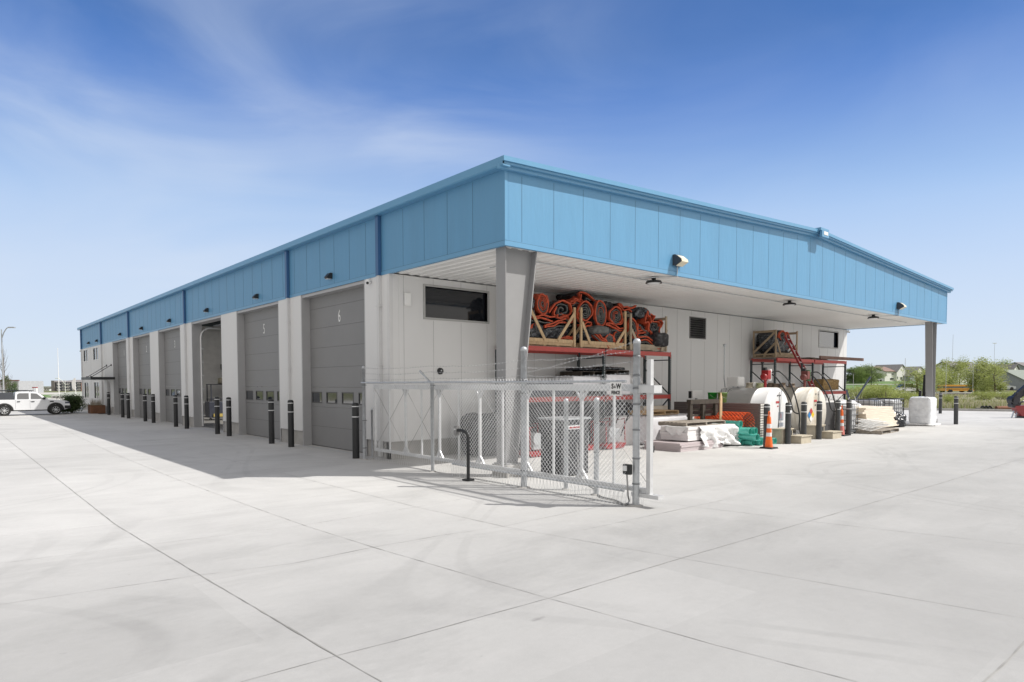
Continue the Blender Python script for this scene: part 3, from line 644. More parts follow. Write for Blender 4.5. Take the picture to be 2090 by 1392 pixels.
def seccam(p, rz, label):
    t = thing('security_camera', label, 'security camera', p, 'white security cameras', rz=rz)
    a = MB(); a.lathe([(0, .0), (.055, .0), (.06, -.04), (.05, -.06)], n=16); a.build('base', M_white, t)
    a = MB(); a.lathe([(0, -.135), (.05, -.125), (.066, -.09), (.058, -.055), (.03, -.045), (0, -.045)], n=18); a.build('ball', M_white, t)
    a = MB(); a.cyl((0, -.05, -.10), (0, -.072, -.105), .035, n=14); a.build('lens', M_black, t)
seccam((-.075, 5.42, 4.66), R_(-50), 'white security camera on the pier right of garage door six'); seccam((-.07, 51.3, 4.64), R_(-60), 'tiny white security camera at the far left corner of the building'); seccam((W - .02, SB - .075, 4.68), R_(10), 'small security camera at the far right end of the gable wall')
a = MB(); a.box(.43, .61, SB - .07, SB, 3.93, 4.26); tag(a.build('electrical_box', M_white, bevel=.012), 'white rectangular box on the gable wall left of the wide window', 'box')
t = thing('alarm_bell', 'small round black alarm on the gable wall below the wide window', 'alarm', (1.53, SB, 2.27)); a = MB(); a.lathe([(0, -.10), (.05, -.095), (.085, -.05), (.09, 0)], n=20, axis='Y'); a.build('bell', M_black, t); a = MB(); a.cyl((-.02, -.085, .01), (-.02, -.105, .01), .02); a.build('button', M_galv, t)
# entrance canopy over the office door
t = thing('entrance_awning', 'flat black steel awning hung on two rods over the office door', 'awning', (0, 40.8, 2.25))
aw = MB(); aw.box(-1.35, -.01, -2.1, 1.5, 0, .16); aw.build('awning_slab', M_black, t)
for dy in (-1.0, .55):
    r = MB(); r.bar((-1.15, dy, .16), (-.02, dy, .95), .035); r.cyl((-.04, dy, .95), (0, dy, .95), .07); r.box(-1.2, -1.1, dy - .06, dy + .06, .161, .22); r.build('hanger_rod', M_black, t)
# planter
t = thing('planter', 'rusty square metal planter with dry grass beside the office door', 'planter', (-.62, 41.6, 0))
a = MB(); a.box(-.42, .42, -.55, .55, 0, .55); a.box(-.36, .36, -.49, .49, .5505, .56, 1); a.build('pot', [M_corten, M_gnd], t)
a = MB(); rnd = random.Random(3)
for k in range(160):
    bx_, by = rnd.uniform(-.3, .3), rnd.uniform(-.45, .45); h = rnd.uniform(.2, .55); a.add([(bx_ - .008, by, .55), (bx_ + .008, by, .55), (bx_ + rnd.uniform(-.15, .15), by + rnd.uniform(-.18, .18), .55 + h)], [(0, 1, 2)])
a.build('dry_grass', M_grassd, t)
a = MB(); a.prism([(.0, .0), (.7, -.05), (.75, .8), (.05, .85)], 0.004, .014); tag(a.build('door_mat', M_rub, loc=(-.75, 39.9, 0)), 'dark door mat on the concrete by the office door', 'door mat')
# things in the open bay
def shelf(p, w_, d_, h_, label):
    t = thing('workbench', label, 'workbench', p); a = MB()
    dk = mat('dark_blue_cabinet', (.035, .04, .06), .5)
    for x in (0, w_ - .05):
        for y in (0, d_ - .05): a.box(x, x + .05, y, y + .05, 0, h_)
    a.build('frame', dk, t)
    for z in (.3, h_ * .55, h_): a = MB(); a.box(-.02, w_ + .02, -.02, d_ + .02, z, z + .04); a.build('shelf_board', dk, t)
shelf((3.3, 30.2, 0), 3.0, .8, 1.9, 'tall dark blue workbench shelf against the wall inside the open bay')
a = MB(); a.box(4.9, 6.0, 30.4, 30.9, 1.945, 2.4); tag(a.build('toolbox', mat('dark_red_box', (.16, .02, .03), .5), bevel=.02), 'dark red toolbox on top of the workbench inside the open bay', 'toolbox')
a = MB(); a.blob((4.2, 30.6, 2.12), (.7, .4, .35), 8, .06, 4, 2.0); tag(a.build('bag', mat('cream_sack', (.6, .55, .42), .8)), 'cream coloured sack beside the red toolbox inside the open bay', 'sack')
t = thing('tool_cart', 'low dark rolling cart with yellow tray in the open bay', 'cart', (2.7, 27.2, 0)); a = MB(); a.box(-.5, .5, -.4, .4, .15, 1.0); a.build('cabinet', mat('dark_cart', (.05, .055, .075), .45), t, bevel=.02); a = MB(); a.box(-.3, .2, -.46, -.402, .2, .36); a.build('yellow_tray', mat('yellow_tray', (.5, .38, .1), .6), t)
for dx in (-.42, .42):
    a = MB(); a.cyl((dx, -.36, .07), (dx, -.30, .07), .07, n=12); a.build('wheel', M_rub, t)
t = thing('unit_heater', 'black heater hanging from the ceiling inside the open bay', 'heater', (3.9, 25.5, 4.05)); a = MB(); a.box(-.7, .7, -.3, .3, 0, .5); a.build('case', M_black, t, bevel=.03); a = MB()
for dx in (-.5, .5): a.cyl((dx, 0, .5), (dx, 0, 2.0), .02, n=6)
a.build('hanger', M_black, t)
a = MB(); a.box(4.3, 4.8, 31.4, 31.6, 2.8, 3.15); tag(a.build('wall_speaker', M_black, bevel=.03), 'small black box mounted on the white wall inside the open bay', 'speaker')

# ------------------------------------------------------------------ bollards
def bollard(h, m_, r=.09):
    t = thing('bollard', '', 'bollard'); a = MB()
    a.lathe([(r, 0), (r, h - .07), (r * .93, h - .03), (r * .7, h - .008), (0, h)], n=22); a.build('sleeve', m_, t)
    for z in (h * .93, h * .745):
        b = MB(); b.lathe([(r + .003, z - .012), (r + .003, z + .012)], n=22); b.build('reflective_band', M_refl, t)
    return t
b0 = bollard(1.45, M_boll); BY = [38.14, 33.97, 32.44, 28.41, 26.67, 22.54, 20.8, 16.63, 15.27, 11.13, 9.56, 5.4]
BL = ['farthest black bollard, beside the rusty planter and office door', 'black bollard at the right edge of garage door one', 'black bollard left of garage door two, at its pier', 'black bollard at the right edge of garage door two',
      'black bollard on the pier between garage doors three and two, near door three', 'black bollard at the right edge of garage door three', 'black bollard at the left edge of the open bay', 'black bollard in front of the opening of the open bay',
      'black bollard on the pier between the open bay and garage door five', 'black bollard at the right edge of garage door five', 'black bollard at the left edge of garage door six', 'largest looking black bollard, at the right edge of garage door six by the fence']
for i, (y, l) in enumerate(zip(BY, BL)):
    if i == 0: b0.location = (-.5, y, 0); b0['label'] = l; b0['group'] = 'black bollards along the garage doors'
    else: copytree(b0, (-.5, y, 0), l)
b1 = bollard(1.32, M_bollg); BR = [(9.98, -.30, 0), (11.7, -.11, 0), (12.94, -.03, 0), (14.18, .02, 0), (16.0, .16, 0), (16.7, .06, 0), (*gp(1919, 844)[:2], 0), (*gp(1951, 866)[:2], 3.0)]
BRL = ['dark bollard right behind the clean orange delineator cone', 'dark bollard with a small tag in front of the first tank, by the steps', 'dark bollard between the two fuel tanks', 'dark bollard in front of the second tank by its steps',
       'dark bollard with a small tag, left of the faded delineator cone', 'dark bollard right of the faded delineator cone, by the caged tote', 'dark bollard just behind the far canopy column', 'slightly leaning dark bollard out in the open right of the far column']
for i, ((x, y, tl), l) in enumerate(zip(BR, BRL)):
    o = b1 if i == 0 else copytree(b1, (x, y, 0)); o.location = (x, y, 0); o['label'] = l; o['group'] = 'dark bollards along the canopy front'; o.rotation_euler = (0, R_(-tl), 0)
    if i in (1, 4):
        a = MB(); a.box(-.07, .05, -.097, -.091, 1.0, 1.07); a.build('tag_plate', M_refl, o)

# ------------------------------------------------------------------ chain link
def fabric(mb, P0, P1, z0, z1, pitch=.085, r=.0022, tips=True):       # diamond mesh of real wires between two points of a line
    P0 = Vector(P0); P1 = Vector(P1); Lh = (P1 - P0).length; d = (P1 - P0).normalized(); H = z1 - z0; asp = 1.0
    nrm = Vector((-d.y, d.x, 0))
    k = -int(H / pitch) - 1
    while k * pitch < Lh:
        for sg in (1, -1):
            s0 = k * pitch; a, b = s0, s0 + H * asp         # rises along +d
            za, zb = (z0, z1) if sg > 0 else (z1, z0)
            a2, b2 = max(a, 0), min(b, Lh)
            if b2 - a2 < .01: continue
            f0 = (a2 - a) / (b - a); f1 = (b2 - a) / (b - a)
            p = P0 + d * a2 + Vector((0, 0, za + (zb - za) * f0)) + nrm * .003 * sg; q = P0 + d * b2 + Vector((0, 0, za + (zb - za) * f1)) + nrm * .003 * sg
            mb.cyl(p, q, r, n=4, caps=False, smooth=False)
        k += 1
    if tips:
        x = 0.0
        while x < Lh:
            b_ = P0 + d * x
            mb.cyl(b_ + Vector((0, 0, z1)), b_ + d * .018 + Vector((0, 0, z1 + .045)), r, n=3, caps=False); mb.cyl(b_ + Vector((0, 0, z1)), b_ - d * .018 + Vector((0, 0, z1 + .045)), r, n=3, caps=False)
            mb.cyl(b_ + Vector((0, 0, z0)), b_ + d * pitch / 2 - Vector((0, 0, .045)), r, n=3, caps=False); mb.cyl(b_ + d * pitch + Vector((0, 0, z0)), b_ + d * pitch / 2 - Vector((0, 0, .045)), r, n=3, caps=False)
            x += pitch
# sliding gate standing open along the building
GX = -.30
gt_ = thing('sliding_gate', 'white framed sliding chain link gate standing open in front of the building corner', 'gate', (GX, 0, 0))
def loc(mb): return mb
G0, G1 = 4.74, -3.82
f = MB(); f.bar((0, G0, 1.86), (0, G1, 1.86), .06, .11); f.bar((0, G0, .27), (0, G1, .25), .055, .075); f.bar((0, G0, .27), (0, G0, 1.92), .05, .05)
f.bar((0, G1, .16), (0, G1, 2.30), .075, .075); f.box(-.10, .10, G1 - .15, G1 + .3, 1.78, 1.90); f.box(-.07, .07, G1 - .22, G1 + .30, .14, .20)
f.build('gate_frame', M_alu, gt_)
ups = [4.02, 3.28, 2.6, 1.89, 1.17, .45, -.27, -.98, -1.69, -2.38, -3.10]
for i, y in enumerate(ups):
    br = i % 2 == 1; u = MB(); wdt = .05 if br else .035; u.bar((0, y, .29), (0, y, 1.81), wdt, wdt)
    if br:
        for sg in (-1, 1): u.bar((0, y, 1.62), (0, y + sg * .13, 1.81), .03, .03); u.bar((0, y, .46), (0, y + sg * .13, .29), .03, .03)
    u.build('upright', M_alu, gt_)
c = MB()
for i in range(0, 10, 2):
    a_, b_ = ups[i] if i else ups[0], ups[i + 1]
yy = [G0] + ups[1::2] + [G1]
for a_, b_ in zip(yy, yy[1:]): c.cyl((-.0, a_, .31), (0, b_, 1.80), .005, n=5); c.cyl((.012, a_, 1.80), (.012, b_, .31), .005, n=5)
c.build('truss_cable', mat('cable_grey', (.25, .25, .25), .5, metal=.5), gt_)
c = MB(); fabric(c, (-.045, G0, 0), (-.045, G1 + .06, 0), .24, 1.97, .085); c.build('mesh_panel', M_wire, gt_)
a = MB(); a.box(.04, .08, G1 - .03, G1 + .02, .85, .95); a.build('latch', M_black, gt_)
# fixed fence posts
def post(x, y, h, r, label, tilt=0, bands=(), cat='fence post', grp='galvanised fence posts'):
    t = thing('fence_post', label, cat, (x, y, 0), grp); a = MB(); a.lathe([(r, 0), (r, h - .05), (r * 1.08, h - .05), (r * 1.05, h - .01), (r * .8, h + .02), (0, h + .035)], n=20); a.build('pipe', M_galv, t)
    if bands:
        for z in bands: a = MB(); a.lathe([(r + .001, z - .012), (r + .006, z - .012), (r + .006, z + .012), (r + .001, z + .012)], n=20); a.box(r, r + .04, -.012, .012, z - .01, z + .01); a.build('tension_band', mat('band_dark', (.25, .26, .27), .5, metal=.6), t)
    a = MB(); a.lathe([(r * 2.2, .0), (r * 2.1, .012), (r, .02)], n=20); a.build('footing_collar', M_base, t); return t
post(-.48, 4.99, 2.36, .04, 'slim galvanised post at the far end of the fence, beside the garage door six bollard', bands=(.3, 1.0, 1.9))
post(-.27, 4.96, 1.3, .025, 'short thin galvanised post tucked beside the far end of the gate')
post(-.50, 1.88, 1.92, .038, 'mid height galvanised post carrying an angled wire arm, in the middle of the fence', bands=(1.9,))
post(-.48, -1.09, 2.58, .058, 'thick galvanised post in front of the tapered column', bands=(.32, 1.75, 2.0))
post(-.38, -3.62, 2.60, .055, 'thickest and tallest galvanised post, nearest the camera at the end of the fence', bands=(.35, .75, 1.2, 1.6, 1.85, 2.05, 2.35))
post(-.06, -1.77, 1.63, .042, 'shorter galvanised post behind the gate, left one of the pair at the gate machine')
post(-.09, -2.53, 1.66, .046, 'shorter galvanised post behind the gate, right one of the pair, with black clips', bands=(.75, 1.25))
# fence fabric and barbed wire strung on those posts
FX = -.56
fp = thing('chain_link_fence', 'fixed chain link fabric with twisted top tips on the near half of the fence line', 'fence', (FX, 0, 0))
a = MB(); fabric(a, (0, 1.10, 0), (0, -3.55, 0), .22, 1.98, .085, r=.0028); a.build('mesh', M_wire, fp)
a = MB(); a.cyl((0.01, 4.97, 1.96), (.01, -3.55, 1.96), .022, n=10); a.build('top_rail', M_galv, fp)
a = MB(); a.cyl((.03, 1.1, .25), (.03, -3.5, .24), .02, n=10); a.build('bottom_rail', M_galv, fp)
bw = MB(); rnd = random.Random(5)
BWP = [[(-.50, 4.99, 2.06 + k * .14), (-.50, 2.0, 2.06 + k * .13), (-.50, -1.05, 2.08 + k * .14), (-.42, -3.6, 2.10 + k * .17)] for k in range(3)]
BWP.append([(-.50, -1.05, 2.12), (-.42, -3.6, 2.58)])
for strand in BWP:
    for p, q in zip(strand, strand[1:]):
        p = Vector(p); q = Vector(q); n = 14; prev = p
        for i in range(1, n + 1):
            t_ = i / n; c_ = p.lerp(q, t_) - Vector((0, 0, .05 * 4 * t_ * (1 - t_) * (.6 + .4 * rnd.random()))); bw.cyl(prev, c_, .0020, n=4, caps=False)
            for kk in range(1, 3):
                m_ = prev.lerp(c_, kk / 2); ang = rnd.uniform(0, 6)
                e = Vector((math.cos(ang), .35, math.sin(ang))) * .017; bw.cyl(m_ - e, m_ + e, .0024, n=4); e2 = Vector((math.cos(ang + 1.5), -.35, math.sin(ang + 1.5))) * .017; bw.cyl(m_ - e2, m_ + e2, .0024, n=4)
            prev = c_
bw.xform(Matrix.Translation((-FX, 0, 0))); bw.build('barbed_wire', mat('barbed_wire_steel', (.46, .47, .48), .45, metal=.3), fp)
a = MB(); a.bar((0.06, 1.88, 1.92), (.06, 2.36, 2.22), .035); a.build('wire_arm', M_galv, fp)
# sign
t = thing('sign', 'small white sign with black letters fixed on the chain link beside the tallest post', 'sign', (FX - .02, -3.37, 1.84))
a = MB(); a.box(-.004, 0, -.16, .16, -.155, .165); a.build('sign_plate', M_white, t)
M_ltr = mat('black_lettering', (.01, .01, .014), .5)
RT = (R_(90), 0, R_(-90))
text_mesh('lettering', 'S', .16, M_ltr, t, (-.007, .092, .062), RT, sx=.82, bold=.005); text_mesh('lettering', 'W', .16, M_ltr, t, (-.007, -.082, .062), RT, sx=.78, bold=.005); text_mesh('lettering', '&', .085, M_ltr, t, (-.007, .022, .05), RT, sx=.8, bold=.001); text_mesh('lettering', 'FENCE', .112, M_ltr, t, (-.007, 0, -.085), RT, sx=.76, bold=.003)
t.scale = (1, .70, .68)
# gooseneck card reader
t = thing('card_reader_pedestal', 'black gooseneck pedestal with a small keypad box in front of the fence', 'card reader', (-.72, .30, 0))
a = MB(); a.tube([(0, 0, .03), (0, 0, .6), (0, 0, .85)] + [(0, .22 * (1 - math.cos(q)), .85 + .14 * math.sin(q)) for q in (.4, .8, 1.2, 1.57)] + [(0, .34, .99)], .033, 12); a.build('gooseneck', M_black, t)
a = MB(); a.box(-.09, .09, -.09, .09, 0, .035); a.build('base_plate', M_black, t, bevel=.005)
a = MB(); a.box(-.05, .05, .34, .42, .88, 1.08); rd = a.build('reader', mat('reader_grey', (.22, .22, .22), .5), t, bevel=.008)
a = MB(); a.box(-.056, -.05, .35, .41, 1.0, 1.02); a.build('indicator', M_refl, rd)
# junction box on the tallest post with its conduit
t = thing('junction_box', 'black junction box with a grey flexible conduit at the foot of the tallest post', 'junction box', (-.50, -3.60, .56))
a = MB(); a.box(-.04, .03, -.02, .12, -.06, .10); a.build('box', M_black, t, bevel=.006); a = MB(); a.box(-.08, -.042, .03, .08, .0, .08); a.build('switch', M_refl, t)
a = MB(); w0 = [(-.02, .05, -.10), (-.02, .03, -.45)] ; 
G_ = [gp(1291, 1005), gp(1284, 1026), gp(1275, 1032), gp(1255, 1023), gp(1225, 1015), gp(1212, 1000)]
pts = [(-.52, -3.55, .50), (-.53, -3.57, .36), (-.50, -3.56, .16)] + [(p.x, p.y, .02) for p in G_[1:]] + [(.02, -2.05, .2), (.03, -1.98, .55), (.03, -1.95, .9)]
P = [Vector(p) - Vector((-.50, -3.60, .56)) for p in pts]; sp = []
for i in range(len(P) - 1):
    p0, p1, p2, p3 = P[max(i - 1, 0)], P[i], P[i + 1], P[min(i + 2, len(P) - 1)]
    for k in range(6):
        q = k / 6; sp.append(.5 * ((2 * p1) + (p2 - p0) * q + (2 * p0 - 5 * p1 + 4 * p2 - p3) * q * q + (3 * p1 - p0 - 3 * p2 + p3) * q ** 3))
a.tube(sp, .014, 8); a.build('flexible_conduit', mat('conduit_grey', (.28, .28, .28), .5), t)
# gate machine cabinet
t = thing('gate_operator', 'dark grey gate machine cabinet with a small red and white label behind the gate', 'gate operator', (1.35, -.35, 0))
a = MB(); a.box(-.42, .42, -.3, .3, .02, 1.18); cb_ = a.build('cabinet', mat('dark_operator_grey', (.035, .037, .042), .45), t, bevel=.02); a = MB(); a.box(-.46, .46, -.34, .34, 1.18, 1.22); a.build('lid', M_galv, t)
a = MB(); a.box(-.20, .22, -.308, -.303, .98, 1.06); a.box(-.18, .20, -.312, -.308, 1.0, 1.035, 1); a.build('warning_label', [M_refl, M_pred], cb_)

# ------------------------------------------------------------------ pallet racks
def rack(x0, bays, bw_, label, low=(True,)):
    t = thing('pallet_rack', label, 'pallet rack', (x0, 0, 0), 'red and dark pallet racks along the gable wall'); yf, yb = 3.27, 4.32
    for i in range(bays + 1):
        x = i * bw_; u = MB()
        for y in (yf, yb):
            u.box(x - .04, x + .04, y - .035, y + .035, 0, 2.90)
        z = .2; k = 0
        zz = [.2, 1.05, 1.9, 2.75]
        u.bar((x, yf, 2.72), (x, yb, 2.72), .035); u.bar((x, yf, .15), (x, yb, .15), .035)
        for k in range(2): u.bar((x, yf, 1.45 + k * 1.25), (x, yb, .35 + k * 1.15), .035) if k == 0 else u.bar((x, yb, 2.45), (x, yf, 1.55), .035)
        fr_ = u.build('upright_frame', M_rack, t)
        h = MB()
        zz = .1
        while zz < 2.85:
            h.box(x + .0405, x + .043, yf - .012, yf + .012, zz, zz + .035); h.box(x - .012, x + .012, yf - .0385, yf - .036, zz, zz + .03); zz += .075
        h.build('punched_holes', M_refl if False else mat('hole_light', (.42, .43, .44), .6), fr_)
    for i in range(bays):
        for z in (2.84, 1.42):
            if z < 2 and not low[i]: continue
            for y in (yf - .055, yb + .0):
                u = MB(); xa, xb = i * bw_ + .041, (i + 1) * bw_ - .041
                u.box(xa, xb, y - .022, y + .022, z, z + .13); u.box(xa, xb, y + .022, y + .03, z, z + .09); u.box(xa - .0, xa + .03, y - .026, y - .022, z - .06, z + .15); u.box(xb - .03, xb, y - .026, y - .022, z - .06, z + .15)
                u.build('beam', M_red, t)
            u = MB(); xa, xb = i * bw_ + .06, (i + 1) * bw_ - .06; x = xa
            while x < xb: u.bar((x, yf - .04, z + .137), (x, yb, z + .137), .008); x += .09
            for k in range(9): u.bar((xa, yf + .1 * k + .06, z + .145), (xb, yf + .1 * k + .06, z + .145), .008)
            u.build('wire_deck', mat('wire_deck_grey', (.36, .34, .33), .5, metal=.4), t)
    return t
rack(3.37, 2, 3.37, 'nearer pallet rack with red beams, holding three crates of curing blankets', low=(True, True))
rack(17.35, 2, 3.40, 'farther pallet rack with red beams, behind the fuel tanks', low=(False, True))
ZR2 = 3.0
# ------------------------------------------------------------------ timber crates
def crate(x0, x1, y0, y1, z, h, label, m_, style, grp='open timber crates on the racks'):
    t = thing('crate', label, 'crate', ((x0 + x1) / 2, (y0 + y1) / 2, z), grp); hx, hy = (x1 - x0) / 2, (y1 - y0) / 2
    p = MB(); k = -hx
    for y in (-hy + .05, 0, hy - .05): p.box(-hx, hx, y - .045, y + .045, .022, .11)
    for x in [-hx + .07, -.25 * hx, .3 * hx, hx - .07]: p.box(x - .05, x + .05, -hy + .005, hy, 0, .021); 
    n = 7
    for i in range(n): x = -hx + (i + .5) * 2 * hx / n; p.box(x - hx / n * .82, x + hx / n * .82, -hy, hy, .111, .13)
    p.build('pallet_base', m_, t)
    for sx in (-1, 1):
        for sy in (-1, 1):
            c_ = MB(); c_.box(sx * hx - .055 if sx > 0 else sx * hx - .02, sx * hx + .02 if sx > 0 else sx * hx + .055, sy * (hy + .02) - .022, sy * (hy + .02) + .022, .0, h - (.03 if sx < 0 else 0)); c_.build('corner_post', m_, t)
    c_ = MB(); c_.box(-hx + .06, hx - .06, -hy - .022, -hy - .003, .10, .20); c_.build('bottom_rail', m_, t)
    yb = -hy - .035
    if style == 'V': br = [((-hx + .02, h - .05), (-hx + .66, .16)), ((hx - .02, h - .15), (hx - .72, .16))]
    elif style == 'small': br = [((-hx + .04, h * .62), (-hx + .40, .12)), ((hx - .04, h * .52), (hx - .48, .14))]
    elif style == 'X': br = [((-hx, h - .2), (hx, .14))]
    else: br = [((-hx + .04, h * .55), (-hx + .42, .10)), ((hx + .0, h * .62), (hx - .3, .0))]
    for a_, b_ in br: c_ = MB(); c_.bar((a_[0], yb - .012, a_[1]), (b_[0], yb - .012, b_[1]), .022, .085, upv=(0, 0, 1)) ; c_.build('brace', m_, t)
    for sx in (-1, 1):
        c_ = MB(); c_.box(sx * (hx - .01) - .02, sx * (hx - .01) + .02, -hy + .005, hy - .005, h - .13, h - .035); c_.build('top_rail', m_, t)
        c_ = MB(); c_.bar((sx * (hx + .0), -hy, h * .5), (sx * hx, -hy + .5, .1), .02, .07); c_.build('side_brace', m_, t)
    return t
C1 = crate(3.58, 5.47, 3.30, 4.25, ZR2, 1.15, 'fresh pine crate full of orange edged blankets, the one nearest the tapered column', M_wood, 'V')
C2 = crate(5.72, 7.78, 3.30, 4.25, ZR2, 1.20, 'middle pine crate of orange edged blankets on the nearer rack', M_wood, 'small')
C3 = crate(8.02, 9.92, 3.30, 4.25, ZR2, 1.18, 'crate of orange and black blankets at the right end of the nearer rack, most weathered', mat('greyer_crate_timber', (.40, .335, .25), .8, var=.2, nscale=4), 'end')
M_cg = mat('tan_crate_timber', (.34, .255, .17), .8, var=.2, nscale=4)
C4 = crate(17.42, 17.95 + 1.35, 3.32, 4.25, ZR2, 1.16, 'tan timber crate at the left end of the farther rack behind the ladder', M_cg, 'small')
a = MB(); a.bar((17.42, 3.30, 4.06), (17.42, 4.28, 3.2), .02, .08); a.box(17.40, 17.45, 3.3, 4.28, 3.1, 3.16); tag(a.build('loose_board', M_cg), 'diagonal tan board across the open side of the farther crate', 'board')

# ------------------------------------------------------------------ curing blankets
def ribbon_roll(c, rx_, rz_, turns, ylen, rot, seed, label, th=.030, core=.12, rough_=.16, tail=0, orange_inner=.3, name='blanket_roll', outer=None, flat=0):
    rnd = random.Random(seed); n = int(turns * 26); pts = []; ph = rnd.uniform(0, 6)
    for i in range(n + 1):
        t_ = i / 26 * 2 * math.pi; k = core + (1 - core) * i / n
        nzv = noise.noise(Vector((math.cos(t_) * 1.3 + seed * 3.7, math.sin(t_) * 1.3, i * .012 + seed)))
        r = k * (1 + rough_ * 1.6 * nzv); x = rx_ * r * math.cos(t_ + ph); z = rz_ * r * math.sin(t_ + ph)
        pts.append((x, z))
    if flat == 'fold':
        pts = []; nl = max(3, int(turns)); 
        for l in range(nl):
            for i in range(13):
                u = -1 + 2 * i / 12; u = u if l % 2 == 0 else -u; zz = -rz_ + 2 * rz_ * (l + .5) / nl + .5 * rz_ / nl * (abs(u) ** 6) * (1 if u * (1 if l % 2 == 0 else -1) > 0 else -1)
                kx = noise.noise(Vector((u * 1.4 + seed * 2.3, l * .35, seed))) * rz_ * .9; pts.append((u * rx_ * (1 - .12 * abs(noise.noise(Vector((l * 1.7, seed, 3))))), zz + kx))
        N_l = 13 * nl
    if tail:
        x, z = pts[-1]; x2, z2 = pts[-2]; dx, dz = x - x2, z - z2; l_ = math.hypot(dx, dz)
        for k in range(1, 5): pts.append((x + dx / l_ * tail * k / 4, z + dz / l_ * tail * k / 4 + .06 * k * k / 16))
    ca, sa = math.cos(rot), math.sin(rot); pts = [(x * ca - z * sa, x * sa + z * ca) for x, z in pts]
    t = thing(name, label, 'blanket', c, 'orange edged curing blankets in the crates'); N = len(pts)
    body = MB(); edge = MB(); nor = []
    for i in range(N):
        a_, b_ = pts[max(i - 1, 0)], pts[min(i + 1, N - 1)]; dx, dz = b_[0] - a_[0], b_[1] - a_[1]; l_ = math.hypot(dx, dz) or 1; nor.append((-dz / l_, dx / l_))
    def lay(mb, ya, yb, th_, i0=0, i1=None, mi=0, ny=1, wob=0.0):
        i1 = i1 or N; M_ = i1 - i0; vs = []
        for s_ in (-1, 1):
            for j in range(ny + 1):
                y = ya + (yb - ya) * j / ny
                for i in range(i0, i1):
                    kx = wob * noise.noise(Vector((pts[i][0] * 4 + seed, y * 3, pts[i][1] * 4)))
                    vs.append((pts[i][0] + nor[i][0] * (th_ * s_ / 2 + kx), y, pts[i][1] + nor[i][1] * (th_ * s_ / 2 + kx)))
        fs = []; blk = M_ * (ny + 1)
        for s_ in (0, 1):
            for j in range(ny):
                for i in range(M_ - 1):
                    q = (s_ * blk + j * M_ + i, s_ * blk + j * M_ + i + 1, s_ * blk + (j + 1) * M_ + i + 1, s_ * blk + (j + 1) * M_ + i); fs.append(q if s_ == 0 else tuple(reversed(q)))
        mb.add(vs, fs, mi, True)
        fs = []
        for j in (0, ny):
            for i in range(M_ - 1): q = (j * M_ + i, j * M_ + i + 1, blk + j * M_ + i + 1, blk + j * M_ + i); fs.append(q)
        for i in (0, M_ - 1):
            for j in range(ny): fs.append((j * M_ + i, (j + 1) * M_ + i, blk + (j + 1) * M_ + i, blk + j * M_ + i))
        mb.add(vs, fs, mi, False)
    lay(body, .05, ylen, th, ny=5, wob=.05); 
    outer_n = max(0, N - (30 if flat != 'fold' else 26) - (4 if tail else 0))
    lay(body, 0, .05, th * .75, 0, outer_n + 1, mi=2)
    body.build('fabric', [M_blk if outer is None else outer, M_org, M_gry], t)
    lay(edge, -.012, .085, th * 1.35, outer_n, N)
    k = 20
    while k < outer_n - 16:
        if rnd.random() < orange_inner: lay(edge, -.006, .03, th * .7, k, k + 14)
        k += 13
    edge.build('orange_edge', M_org, t); return t
YF = 3.335
